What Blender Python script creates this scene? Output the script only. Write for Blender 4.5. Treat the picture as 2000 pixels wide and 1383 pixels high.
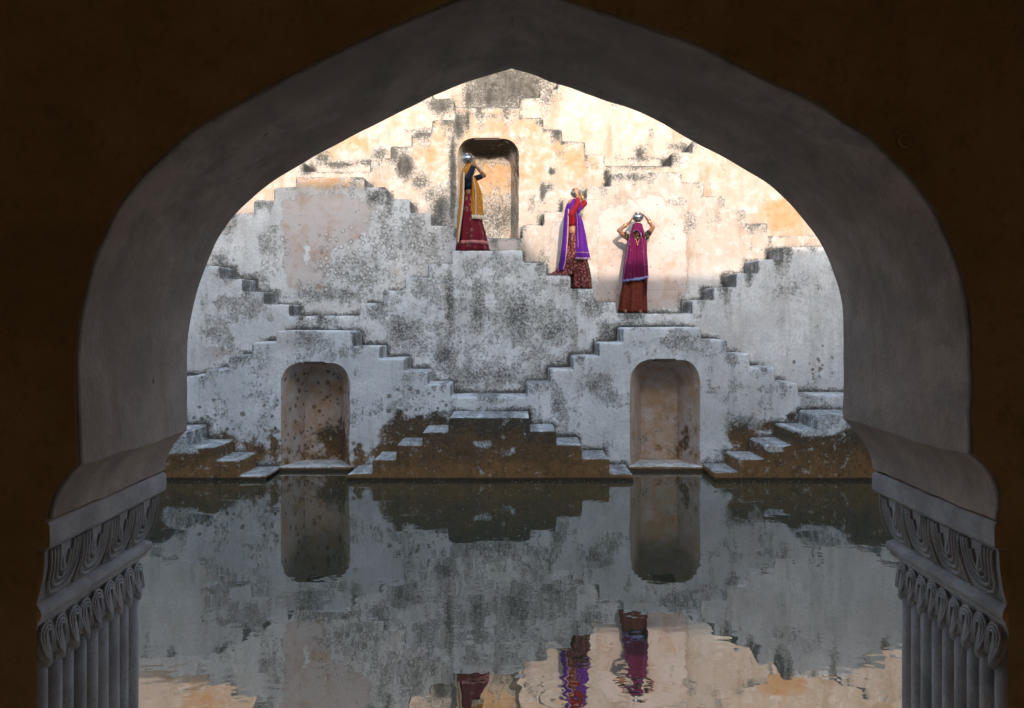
import bpy, bmesh, math, random
import numpy as np
from mathutils import Vector, Matrix, geometry

random.seed(7)
rng = np.random.default_rng(7)
for o in list(bpy.data.objects):
    bpy.data.objects.remove(o)
S = bpy.context.scene
COL = S.collection
PI = math.pi

# ------------------------------------------------------------------ camera, sky, sun, exposure
F = 1847.0                 # focal length in photograph pixels (2000 wide)
H = 2.435                  # eye height above the water
HY = 620.0                 # horizon row
cam = bpy.data.cameras.new('camera'); camo = bpy.data.objects.new('camera', cam); COL.objects.link(camo)
camo.location = (0, 0, H); camo.rotation_euler = (PI/2, 0, 0)
cam.sensor_width = 36; cam.lens = 36*F/2000; cam.shift_y = -(691.5-HY)/2000
cam.clip_start = 0.05; cam.clip_end = 2000
S.camera = camo

SUN_X, SUN_T = 0.13, 0.49         # sideways drift and drop of sunlight per metre of depth
sd = Vector((SUN_X, -1, SUN_T)).normalized()
elev = math.asin(sd.z)
azim = math.atan2(sd.x, sd.y)
W = bpy.data.worlds.new('World'); S.world = W; W.use_nodes = True
nt = W.node_tree; nt.nodes.clear()
sky = nt.nodes.new('ShaderNodeTexSky'); sky.sky_type = 'NISHITA'; sky.sun_disc = False
sky.sun_elevation = elev; sky.sun_rotation = azim; sky.altitude = 300
sky.air_density = 1.6; sky.dust_density = 3.0; sky.ozone_density = 1.8
bg = nt.nodes.new('ShaderNodeBackground'); bg.inputs['Strength'].default_value = 0.15
wo = nt.nodes.new('ShaderNodeOutputWorld')
nt.links.new(sky.outputs[0], bg.inputs[0]); nt.links.new(bg.outputs[0], wo.inputs[0])
sl = bpy.data.lights.new('sun', 'SUN'); sl.energy = 2.0; sl.angle = math.radians(0.9); sl.color = (0.73, 0.615, 0.51)
slo = bpy.data.objects.new('sun', sl); COL.objects.link(slo)
slo.location = (2, -10, 30); slo.rotation_euler = sd.to_track_quat('Z', 'Y').to_euler()
S.view_settings.view_transform = 'Standard'; S.view_settings.look = 'None'
S.view_settings.exposure = 1.74; S.view_settings.gamma = 1; S.view_settings.use_curve_mapping = False
S.cycles.max_bounces = 8; S.cycles.diffuse_bounces = 5
S.cycles.transparent_max_bounces = 16

# ------------------------------------------------------------------ helpers
def X(px, d): return (px-1000.0)*d/F
def Z(py, d): return H-(py-HY)*d/F

def hash3(i, j, k, seed):
    n = (i.astype(np.int64)*374761393 + j.astype(np.int64)*668265263 + k.astype(np.int64)*2147483647 + seed*1274126177) & 0xffffffff
    n = ((n ^ (n >> 13))*1274126177) & 0xffffffff
    n = n ^ (n >> 16)
    return (n & 0xffff)/65535.0
def vnoise(P, scale=1.0, seed=0):
    Q = np.asarray(P, float)*scale
    I = np.floor(Q).astype(np.int64); f = Q-I; f = f*f*(3-2*f)
    r = 0
    for a in (0, 1):
        for b in (0, 1):
            for c in (0, 1):
                w = (f[:, 0] if a else 1-f[:, 0])*(f[:, 1] if b else 1-f[:, 1])*(f[:, 2] if c else 1-f[:, 2])
                r = r+w*hash3(I[:, 0]+a, I[:, 1]+b, I[:, 2]+c, seed)
    return r
def fbm(P, scale, seed=0, oct=3):
    r = 0; a = 1; t = 0
    for o in range(oct):
        r = r+a*vnoise(P, scale*2**o, seed+o*17); t += a; a *= .5
    return r/t

def tag(o, label=None, cat=None, group=None, kind=None):
    if label: o['label'] = label
    if cat: o['category'] = cat
    if group: o['group'] = group
    if kind: o['kind'] = kind
    return o
def thing(name, label, cat, loc=(0, 0, 0), group=None):
    o = bpy.data.objects.new(name, None); COL.objects.link(o); o.location = loc; o.empty_display_size = .2
    return tag(o, label, cat, group)
def link(name, me, mat=None, parent=None):
    o = bpy.data.objects.new(name, me); COL.objects.link(o)
    if mat and not me.materials: me.materials.append(mat)
    if parent:
        o.parent = parent
        o.matrix_parent_inverse = Matrix.Translation(parent.location).inverted() if parent.parent is None else parent_inv(parent)
    return o
def parent_inv(p):
    m = Matrix.Identity(4)
    q = p
    # parts stay at identity, so only the root's translation counts
    while q.parent: q = q.parent
    return Matrix.Identity(4)
def mesh(name, V, Fc, smooth=True):
    me = bpy.data.meshes.new(name)
    me.from_pydata([tuple(map(float, v)) for v in V], [], [tuple(int(i) for i in f) for f in Fc])
    if smooth: me.polygons.foreach_set('use_smooth', [True]*len(me.polygons))
    me.update()
    return me

class MB:
    """collects shapes into one mesh"""
    def __init__(s): s.V = []; s.F = []
    def add(s, V, Fc):
        b = len(s.V); s.V += [tuple(v) for v in V]; s.F += [tuple(i+b for i in f) for f in Fc]; return s
    def box(s, a, b):
        x0, y0, z0 = a; x1, y1, z1 = b
        V = [(x0, y0, z0), (x1, y0, z0), (x1, y1, z0), (x0, y1, z0), (x0, y0, z1), (x1, y0, z1), (x1, y1, z1), (x0, y1, z1)]
        return s.add(V, [(0, 3, 2, 1), (4, 5, 6, 7), (0, 1, 5, 4), (1, 2, 6, 5), (2, 3, 7, 6), (3, 0, 4, 7)])
    def tube(s, pts, rad, n=8, cap=True, flat=1.0):
        pts = [Vector(p) for p in pts]
        if not hasattr(rad, '__len__'): rad = [rad]*len(pts)
        V = []; Fc = []
        t0 = (pts[1]-pts[0]).normalized()
        u = t0.orthogonal().normalized()
        for i, p in enumerate(pts):
            t = (pts[min(i+1, len(pts)-1)]-pts[max(i-1, 0)])
            t = t.normalized() if t.length > 1e-9 else t0
            u = (u-t*u.dot(t)); u = u.normalized() if u.length > 1e-6 else t.orthogonal().normalized()
            w = t.cross(u)
            for k in range(n):
                a = 2*PI*k/n
                V.append(p+(u*math.cos(a)*flat+w*math.sin(a))*rad[i])
        for i in range(len(pts)-1):
            for k in range(n):
                Fc.append((i*n+k, i*n+(k+1) % n, (i+1)*n+(k+1) % n, (i+1)*n+k))
        if cap:
            Fc.append(tuple(range(n-1, -1, -1))); Fc.append(tuple((len(pts)-1)*n+k for k in range(n)))
        return s.add(V, Fc)
    def ball(s, c, r, rot=None, nu=14, nv=9):
        c = Vector(c)
        if not hasattr(r, '__len__'): r = (r, r, r)
        V = []; Fc = []
        for j in range(nv+1):
            th = PI*j/nv
            for i in range(nu):
                ph = 2*PI*i/nu
                v = Vector((r[0]*math.sin(th)*math.cos(ph), r[1]*math.sin(th)*math.sin(ph), r[2]*math.cos(th)))
                if rot: v = rot @ v
                V.append(c+v)
        for j in range(nv):
            for i in range(nu):
                Fc.append((j*nu+i, (j+1)*nu+i, (j+1)*nu+(i+1) % nu, j*nu+(i+1) % nu))
        return s.add(V, Fc)
    def capsule(s, a, b, r0, r1, n=12):
        a = Vector(a); b = Vector(b); t = (b-a).normalized()
        pts = []; rr = []
        for k in range(4):
            an = PI/2*(k+.25)/4.25; pts.append(a-t*r0*math.cos(an)); rr.append(r0*math.sin(an))
        for k in range(4): pts.append(a.lerp(b, k/3)); rr.append(r0+(r1-r0)*k/3)
        for k in range(3, -1, -1):
            an = PI/2*(k+.25)/4.25; pts.append(b+t*r1*math.cos(an)); rr.append(r1*math.sin(an))
        return s.tube(pts, rr, n)
    def lathe(s, prof, c=(0, 0, 0), rot=None, n=28):
        c = Vector(c); V = []; Fc = []
        for r, z in prof:
            for k in range(n):
                a = 2*PI*k/n; v = Vector((r*math.cos(a), r*math.sin(a), z))
                if rot: v = rot @ v
                V.append(c+v)
        for i in range(len(prof)-1):
            for k in range(n): Fc.append((i*n+k, i*n+(k+1) % n, (i+1)*n+(k+1) % n, (i+1)*n+k))
        return s.add(V, Fc)
    def obj(s, name, mat, parent=None, smooth=True):
        me = mesh(name, s.V, s.F, smooth)
        return link(name, me, mat, parent)
    def union(s, name, mat, parent, voxel=.007, it=5):
        me = mesh('tmp', s.V, s.F)
        o = bpy.data.objects.new('tmp', me); COL.objects.link(o)
        m = o.modifiers.new('r', 'REMESH'); m.mode = 'VOXEL'; m.voxel_size = voxel
        m = o.modifiers.new('s', 'SMOOTH'); m.factor = .5; m.iterations = it
        dg = bpy.context.evaluated_depsgraph_get()
        m2 = bpy.data.meshes.new_from_object(o.evaluated_get(dg))
        bpy.data.objects.remove(o)
        m2.name = name
        m2.polygons.foreach_set('use_smooth', [True]*len(m2.polygons))
        return link(name, m2, mat, parent)

# ------------------------------------------------------------------ materials
class NB:
    def __init__(s, name):
        s.m = bpy.data.materials.new(name); s.m.use_nodes = True
        s.t = s.m.node_tree; s.n = s.t.nodes; s.l = s.t.links
        s.b = s.n['Principled BSDF']
    def set(s, sock, v):
        if v is None: return
        if isinstance(v, bpy.types.NodeSocket): s.l.new(v, sock)
        elif isinstance(v, (tuple, list)) and sock.type == 'RGBA' and len(v) == 3: sock.default_value = (*v, 1)
        else: sock.default_value = v
    def math(s, op, a, b=None, c=None, clamp=False):
        n = s.n.new('ShaderNodeMath'); n.operation = op; n.use_clamp = clamp
        s.set(n.inputs[0], a); s.set(n.inputs[1], b)
        if c is not None: s.set(n.inputs[2], c)
        return n.outputs[0]
    def mix(s, f, a, b, mode='MIX'):
        n = s.n.new('ShaderNodeMix'); n.data_type = 'RGBA'; n.blend_type = mode
        s.set(n.inputs[0], f); s.set(n.inputs[6], a); s.set(n.inputs[7], b); return n.outputs[2]
    def step(s, v, lo, hi):
        n = s.n.new('ShaderNodeMapRange'); n.interpolation_type = 'SMOOTHSTEP'
        s.set(n.inputs[0], v); s.set(n.inputs[1], lo); s.set(n.inputs[2], hi); return n.outputs[0]
    def noise(s, scale, detail=6, rough=.6, vec=None, dist=0.0):
        n = s.n.new('ShaderNodeTexNoise'); s.set(n.inputs['Scale'], scale); s.set(n.inputs['Detail'], detail)
        s.set(n.inputs['Roughness'], rough); s.set(n.inputs['Distortion'], dist)
        s.l.new(vec if vec is not None else s.pos(), n.inputs['Vector']); return n.outputs[0]
    def noisec(s, scale, vec=None, detail=3):
        n = s.n.new('ShaderNodeTexNoise'); s.set(n.inputs['Scale'], scale); s.set(n.inputs['Detail'], detail)
        s.l.new(vec if vec is not None else s.pos(), n.inputs['Vector']); return n.outputs[1]
    def vor(s, scale, vec=None, feat='F1', rnd=1.0):
        n = s.n.new('ShaderNodeTexVoronoi'); n.feature = feat; s.set(n.inputs['Scale'], scale); s.set(n.inputs['Randomness'], rnd)
        s.l.new(vec if vec is not None else s.pos(), n.inputs['Vector']); return n
    def pos(s):
        if not hasattr(s, '_p'):
            g = s.n.new('ShaderNodeNewGeometry'); s._p = g.outputs['Position']; s._g = g
        return s._p
    def sep(s, v):
        n = s.n.new('ShaderNodeSeparateXYZ'); s.l.new(v, n.inputs[0]); return n.outputs
    def map(s, scale, vec=None, loc=(0, 0, 0)):
        n = s.n.new('ShaderNodeMapping'); n.inputs['Scale'].default_value = scale; n.inputs['Location'].default_value = loc
        s.l.new(vec if vec is not None else s.pos(), n.inputs[0]); return n.outputs[0]
    def vadd(s, a, b, k=1.0):
        n = s.n.new('ShaderNodeVectorMath'); n.operation = 'MULTIPLY_ADD'
        s.l.new(b, n.inputs[0]); n.inputs[1].default_value = (k, k, k); s.l.new(a, n.inputs[2]); return n.outputs[0]
    def attr(s, name):
        n = s.n.new('ShaderNodeAttribute'); n.attribute_name = name; return n.outputs
    def sepc(s, c):
        n = s.n.new('ShaderNodeSeparateColor'); s.l.new(c, n.inputs[0]); return n.outputs
    def bump(s, h, strength=.3, dist=.02, normal=None):
        n = s.n.new('ShaderNodeBump'); s.set(n.inputs['Strength'], strength); s.set(n.inputs['Distance'], dist)
        s.l.new(h, n.inputs['Height'])
        if normal is not None: s.l.new(normal, n.inputs['Normal'])
        return n.outputs[0]
    def out(s, col=None, rough=None, normal=None, metal=None, spec=None):
        s.set(s.b.inputs['Base Color'], col); s.set(s.b.inputs['Roughness'], rough)
        if normal is not None: s.l.new(normal, s.b.inputs['Normal'])
        s.set(s.b.inputs['Metallic'], metal); s.set(s.b.inputs['Specular IOR Level'], spec)
        return s.m

def mat_plaster():
    b = NB('weathered_lime_plaster')
    p = b.pos()
    A = b.sepc(b.attr('stain')[0]); B = b.sepc(b.attr('wear')[0])
    mould, ochre, brown = A[0], A[1], A[2]
    rings, spots, pink = B[0], B[1], B[2]
    yel = b.attr('tint')[2]
    pw = b.vadd(p, b.noisec(3.0), .12)
    pw2 = b.vadd(p, b.noisec(9.0), .05)
    n_big = b.noise(1.3, 6, .6)
    n_mid = b.noise(4.5, 8, .70, pw)
    n_fine = b.noise(26, 8, .7)
    n_gr = b.noise(95, 4, .6)
    strk = b.noise(5.0, 7, .65, b.map((1.0, 1.0, .16)))
    strk2 = b.noise(14.0, 6, .65, b.map((1.0, 1.0, .08)))
    # limewash, grey and dirty in places
    c = b.mix(b.step(n_big, .35, .65), (.72, .705, .69), (.58, .575, .57))
    c = b.mix(b.math('MULTIPLY', b.step(b.noise(.9, 7, .65), .48, .66), .55), c, (.56, .50, .465))
    c = b.mix(b.math('MULTIPLY', b.step(b.noise(5.5, 8, .72, pw), .52, .70), .42), c, (.42, .425, .425))
    c = b.mix(b.math('MULTIPLY', b.step(n_fine, .42, .7), .60), c, (.40, .385, .36))
    c = b.mix(b.math('MULTIPLY', b.step(strk, .48, .70), .48), c, (.36, .345, .32))
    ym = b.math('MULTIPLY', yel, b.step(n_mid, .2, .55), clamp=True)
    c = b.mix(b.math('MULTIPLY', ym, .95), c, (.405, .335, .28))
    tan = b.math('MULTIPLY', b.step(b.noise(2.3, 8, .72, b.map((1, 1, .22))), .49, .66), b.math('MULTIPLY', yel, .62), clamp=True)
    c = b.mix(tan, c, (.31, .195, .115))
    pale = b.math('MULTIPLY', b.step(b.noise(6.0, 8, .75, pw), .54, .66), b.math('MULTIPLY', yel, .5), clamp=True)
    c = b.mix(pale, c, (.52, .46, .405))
    # bare pinkish plaster with its own edge
    pm = b.step(b.math('ADD', b.math('MULTIPLY', b.math('SUBTRACT', n_mid, .5), 1.1), pink), .47, .53)
    pc = b.mix(b.step(b.noise(2.4, 8, .7, pw), .45, .68), (.52, .455, .43), (.45, .33, .26))
    c = b.mix(pm, c, pc)
    edge = b.math('MULTIPLY', b.step(b.math('ADD', b.math('MULTIPLY', b.math('SUBTRACT', n_mid, .5), 1.1), pink), .42, .48), b.math('SUBTRACT', 1.0, pm))
    c = b.mix(b.math('MULTIPLY', edge, .45), c, (.25, .23, .21))
    dots = b.math('MULTIPLY', b.math('SUBTRACT', 1.0, b.step(b.vor(7.0, b.map((1, .0, 1)), rnd=.6).outputs[0], .085, .13)), b.step(b.noise(3.1, 2, .5), .36, .50))
    c = b.mix(b.math('MULTIPLY', b.math('MULTIPLY', pm, dots), .7), c, (.16, .12, .10))
    # ochre wash
    om = b.step(b.math('ADD', b.math('MULTIPLY', ochre, .75), b.math('MULTIPLY', b.math('SUBTRACT', n_mid, .5), 1.5)), .15, .75)
    oc = b.mix(b.step(b.noise(7, 6, .6), .35, .7), (.43, .275, .145), (.40, .205, .080))
    c = b.mix(b.math('MULTIPLY', om, .85), c, oc)
    # grey and black mould plus painted joint shade: flakes, streaks and grain
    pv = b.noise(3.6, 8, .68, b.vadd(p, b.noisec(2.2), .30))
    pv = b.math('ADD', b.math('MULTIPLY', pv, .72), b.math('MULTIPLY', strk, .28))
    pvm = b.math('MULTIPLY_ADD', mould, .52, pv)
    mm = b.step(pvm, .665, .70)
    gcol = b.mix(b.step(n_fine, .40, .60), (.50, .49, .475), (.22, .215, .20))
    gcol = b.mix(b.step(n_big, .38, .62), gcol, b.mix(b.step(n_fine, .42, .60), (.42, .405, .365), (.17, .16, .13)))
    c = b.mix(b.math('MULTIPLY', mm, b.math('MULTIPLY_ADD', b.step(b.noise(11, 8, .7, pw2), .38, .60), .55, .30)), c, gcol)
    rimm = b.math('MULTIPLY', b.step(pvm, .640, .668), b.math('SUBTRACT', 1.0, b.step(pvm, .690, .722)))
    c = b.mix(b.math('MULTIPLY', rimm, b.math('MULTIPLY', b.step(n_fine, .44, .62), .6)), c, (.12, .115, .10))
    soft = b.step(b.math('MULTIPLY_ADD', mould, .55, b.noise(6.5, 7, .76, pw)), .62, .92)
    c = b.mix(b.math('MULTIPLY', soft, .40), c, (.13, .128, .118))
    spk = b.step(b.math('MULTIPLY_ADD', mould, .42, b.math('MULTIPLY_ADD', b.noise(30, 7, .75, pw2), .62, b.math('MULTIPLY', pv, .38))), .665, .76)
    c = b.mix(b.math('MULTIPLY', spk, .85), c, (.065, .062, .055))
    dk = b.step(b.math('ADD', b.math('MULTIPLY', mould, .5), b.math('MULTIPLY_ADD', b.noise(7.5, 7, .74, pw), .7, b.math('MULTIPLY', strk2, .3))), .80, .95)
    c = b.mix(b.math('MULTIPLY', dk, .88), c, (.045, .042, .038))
    # bleached rings of lichen
    vd = b.vor(8.5, b.vadd(p, b.noisec(6.0), .05), rnd=.9).outputs[0]
    rg = b.math('MULTIPLY', b.step(vd, .22, .30), b.math('SUBTRACT', 1.0, b.step(vd, .38, .46)))
    core = b.math('SUBTRACT', 1.0, b.step(vd, .16, .28))
    rn = b.step(b.math('ADD', rings, b.math('MULTIPLY', b.math('SUBTRACT', n_mid, .5), .8)), .30, .5)
    c = b.mix(b.math('MULTIPLY', b.math('MULTIPLY', b.math('MULTIPLY', rg, b.step(n_fine, .3, .6)), rn), .62), c, (.15, .145, .13))
    c = b.mix(b.math('MULTIPLY', b.math('MULTIPLY', core, rn), .55), c, (.68, .67, .64))
    # brown algae of the waterline and damp feet of the walls
    bm = b.step(b.math('ADD', b.math('MULTIPLY', brown, .95), b.math('MULTIPLY', b.math('SUBTRACT', n_mid, .5), 1.25)), .36, .54)
    zz = b.sep(p)[2]
    zj = b.math('ADD', zz, b.math('MULTIPLY', b.math('SUBTRACT', b.noise(2.6, 9, .7, pw), .5), 1.5))
    bc = b.mix(b.step(zj, .05, .55), (.205, .105, .036), (.115, .066, .030))
    bc = b.mix(b.step(zj, .45, .95), bc, (.058, .048, .034))
    bc = b.mix(b.math('MULTIPLY', b.step(b.noise(13, 7, .76, pw2), .48, .66), .65), bc, (.038, .030, .020))
    bc = b.mix(b.math('MULTIPLY', b.step(n_fine, .5, .72), .45), bc, (.27, .18, .10))
    bc = b.mix(b.math('MULTIPLY', b.step(strk, .52, .68), .4), bc, (.075, .05, .03))
    c = b.mix(bm, c, bc)
    fl = b.math('MULTIPLY', b.step(b.noise(9, 8, .82, pw), .565, .615), b.step(b.noise(2.1, 3, .5), .38, .56))
    c = b.mix(b.math('MULTIPLY', b.math('MULTIPLY', fl, bm), .85), c, (.46, .43, .39))
    # round dark spots
    vs = b.vor(9.0, pw2, rnd=.95)
    sz = b.math('MULTIPLY_ADD', b.sepc(vs.outputs[1])[0], .22, .16)
    sm = b.math('MULTIPLY', b.math('LESS_THAN', vs.outputs[0], sz), b.step(b.math('ADD', spots, b.math('MULTIPLY', b.math('SUBTRACT', n_mid, .5), .9)), .38, .52))
    c = b.mix(b.math('MULTIPLY', sm, b.math('MULTIPLY_ADD', n_fine, .9, .25)), c, (.085, .058, .034))
    # wet line
    wet = b.math('SUBTRACT', 1.0, b.step(b.math('MULTIPLY_ADD', b.math('SUBTRACT', n_fine, .5), .03, zz), .035, .055))
    c = b.mix(b.math('MULTIPLY', wet, .85), c, (.018, .013, .008))
    c = b.mix(b.math('MULTIPLY', b.step(n_gr, .52, .75), .22), c, (.2, .19, .17))
    h = b.math('ADD', b.math('MULTIPLY', n_fine, .5), b.math('ADD', b.math('MULTIPLY', n_mid, .8), b.math('MULTIPLY', n_gr, .12)))
    h = b.math('SUBTRACT', h, b.math('MULTIPLY', mm, .22))
    h = b.math('ADD', h, b.math('MULTIPLY', pm, -.3))
    return b.out(c, b.math('MULTIPLY_ADD', wet, -.5, .9), b.bump(h, .55, .022), spec=.25)

def mat_arch():
    b = NB('grey_arch_plaster'); p = b.pos()
    n = b.noise(2.2, 8, .62); st = b.noise(6, 7, .65, b.map((1, .5, .25)))
    f = b.noise(40, 6, .65)
    c = b.mix(b.step(n, .35, .65), (.49, .355, .285), (.36, .255, .20))
    c = b.mix(b.math('MULTIPLY', b.step(b.noise(4.2, 7, .7, b.map((1, .45, 1))), .48, .66), .55), c, (.27, .205, .17))
    c = b.mix(b.math('MULTIPLY', b.step(st, .5, .7), .6), c, (.24, .18, .15))
    c = b.mix(b.step(b.noise(8.5, 7, .75), .67, .72), c, (.13, .10, .085))
    c = b.mix(b.math('MULTIPLY', b.step(f, .55, .75), .4), c, (.15, .125, .11))
    sp = b.math('MULTIPLY', b.math('SUBTRACT', 1.0, b.step(b.vor(3.2).outputs[0], .02, .055)), .8)
    c = b.mix(sp, c, (.06, .05, .045))
    h = b.math('ADD', b.math('MULTIPLY', n, .8), b.math('MULTIPLY', f, .25))
    return b.out(c, .9, b.bump(b.math('ADD', h, b.math('MULTIPLY', st, .6)), .85, .025), spec=.2)
def mat_hall():
    b = NB('dark_ochre_hall_plaster')
    n = b.noise(1.6, 8, .6); f = b.noise(18, 8, .7)
    c = b.mix(b.step(n, .35, .65), (.76, .46, .22), (.56, .33, .15))
    c = b.mix(b.math('MULTIPLY', b.step(f, .5, .7), .5), c, (.40, .22, .085))
    return b.out(c, .95, b.bump(b.math('ADD', n, b.math('MULTIPLY', f, .5)), .9, .03), spec=.1)
def mat_stone():
    b = NB('carved_grey_sandstone')
    n = b.noise(5, 8, .65); f = b.noise(60, 6, .7); pit = b.vor(55).outputs[0]
    c = b.mix(b.step(n, .35, .65), (.48, .42, .395), (.32, .275, .255))
    c = b.mix(b.math('MULTIPLY', b.step(f, .5, .72), .6), c, (.22, .18, .16))
    g = b.noise(9, 5, .6, b.map((1, 1, .3)))
    c = b.mix(b.math('MULTIPLY', b.step(g, .5, .68), .35), c, (.42, .31, .27))
    h = b.math('ADD', b.math('MULTIPLY', f, .5), b.math('MULTIPLY', b.step(pit, .0, .3), .3))
    return b.out(c, .85, b.bump(h, .7, .008), spec=.25)
def mat_water():
    b = NB('still_pool_water')
    p = b.pos()
    n1 = b.noise(2.0, 3, .5, b.map((1.0, .75, 1)))
    n2 = b.noise(7.0, 2, .45, b.map((.75, 1.0, 1)))
    n3 = b.noise(.45, 2, .5)
    cal = b.math('MULTIPLY_ADD', b.step(n3, .35, .65), .8, .25)
    xyz = b.sep(p)
    hs = []
    for cx, cy, k, amp in ((.33, 6.05, 48.0, 1.0), (1.55, 6.9, 40.0, .5), (3.1, 7.6, 36.0, .7)):
        dx = b.math('SUBTRACT', xyz[0], cx); dy = b.math('SUBTRACT', xyz[1], cy)
        r = b.math('SQRT', b.math('ADD', b.math('MULTIPLY', dx, dx), b.math('MULTIPLY', dy, dy)))
        w = b.math('MULTIPLY', b.math('SINE', b.math('MULTIPLY', r, k)), b.math('SUBTRACT', 1.0, b.step(r, .1, .75)))
        hs.append(b.math('MULTIPLY', w, amp*.045))
    h = b.math('MULTIPLY', b.math('ADD', n1, b.math('MULTIPLY', n2, .16)), cal)
    for q in hs: h = b.math('ADD', h, q)
    b.b.inputs['IOR'].default_value = 2.55
    return b.out((.034, .036, .022), .015, b.bump(h, .16, .028), spec=.6)
def mat_plain(name, c, rough=.6, metal=0, spec=.4, grain=0.15, scale=60):
    b = NB(name)
    f = b.noise(scale, 4, .6)
    cc = b.mix(b.math('MULTIPLY', b.step(f, .35, .7), grain*3), c, tuple(k*.55 for k in c))
    return b.out(cc, rough, b.bump(f, .2, .004), metal, spec)
def mat_skin(name, c):
    b = NB(name)
    cc = b.mix(b.noise(30, 3, .5), c, tuple(k*.8 for k in c))
    b.b.inputs['Subsurface Weight'].default_value = .08
    b.b.inputs['Subsurface Radius'].default_value = (.02, .008, .004)
    return b.out(cc, .5, None, spec=.4)
def mat_cloth(name, c, c2=None, scale=20, size=.3, alpha=1.0, c3=None, vary=.35, elong=(1, 1, 1)):
    b = NB(name)
    f = b.noise(120, 3, .6); g = b.noise(9, 4, .6)
    cc = b.mix(b.math('MULTIPLY', g, vary), c, tuple(k*.5 for k in c))
    if c2:
        v = b.vor(scale, b.vadd(b.map(elong), b.noisec(scale*1.6), .03))
        m = b.math('SUBTRACT', 1.0, b.step(b.math('MULTIPLY_ADD', b.math('SUBTRACT', b.noise(scale*4, 3, .6), .5), .5, v.outputs[0]), size, size+.10))
        cc = b.mix(b.math('MULTIPLY', m, .8), cc, c2)
        if c3:
            v3 = b.vor(scale*2.3)
            m3 = b.math('SUBTRACT', 1.0, b.step(v3.outputs[0], size*.5, size*.6))
            cc = b.mix(b.math('MULTIPLY', m3, .75), cc, c3)
    b.b.inputs['Sheen Weight'].default_value = .04
    m = b.out(cc, .75, b.bump(f, .25, .002), spec=.2)
    if alpha < 1:
        tr = b.n.new('ShaderNodeBsdfTransparent'); tr.inputs[0].default_value = (min(1, c[0]*.4+.6), .55, .75, 1)
        mx = b.n.new('ShaderNodeMixShader'); mx.inputs[0].default_value = alpha
        b.l.new(tr.outputs[0], mx.inputs[1]); b.l.new(b.b.outputs[0], mx.inputs[2])
        b.l.new(mx.outputs[0], b.n['Material Output'].inputs[0])
    return m

M = {'plaster': mat_plaster(), 'arch': mat_arch(), 'hall': mat_hall(), 'stone': mat_stone(), 'water': mat_water()}
M['crack'] = mat_plain('dark_crack', (.13, .10, .08), .95, 0, .1)
M['ground'] = mat_plain('dusty_ground', (.33, .27, .2), .95, 0, .1, scale=4)
M['wallpale'] = mat_plain('pale_limewash', (.74, .70, .64), .9, 0, .2, scale=5)
M['hallpale'] = mat_plain('worn_cream_hall_plaster', (.84, .70, .50), .95, 0, .1, scale=5)
M['steel'] = mat_plain('polished_steel', (.42, .42, .42), .26, 1.0, .5, .08, 8)
M['gold'] = mat_plain('gold', (.75, .48, .15), .3, 1.0)
M['lead'] = mat_plain('dark_stone_lintel', (.06, .04, .025), .9)

# ------------------------------------------------------------------ the far side: seven stepped tiers of plastered masonry
DEP = [14.1, 15.0, 15.9, 16.8, 17.7, 18.6, 19.5]

def blob(px, py, cx, cy, rx, ry, a=1.0, p=2.0):
    return a*np.exp(-((np.abs(px-cx)/rx)**p+(np.abs(py-cy)/ry)**p))

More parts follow.
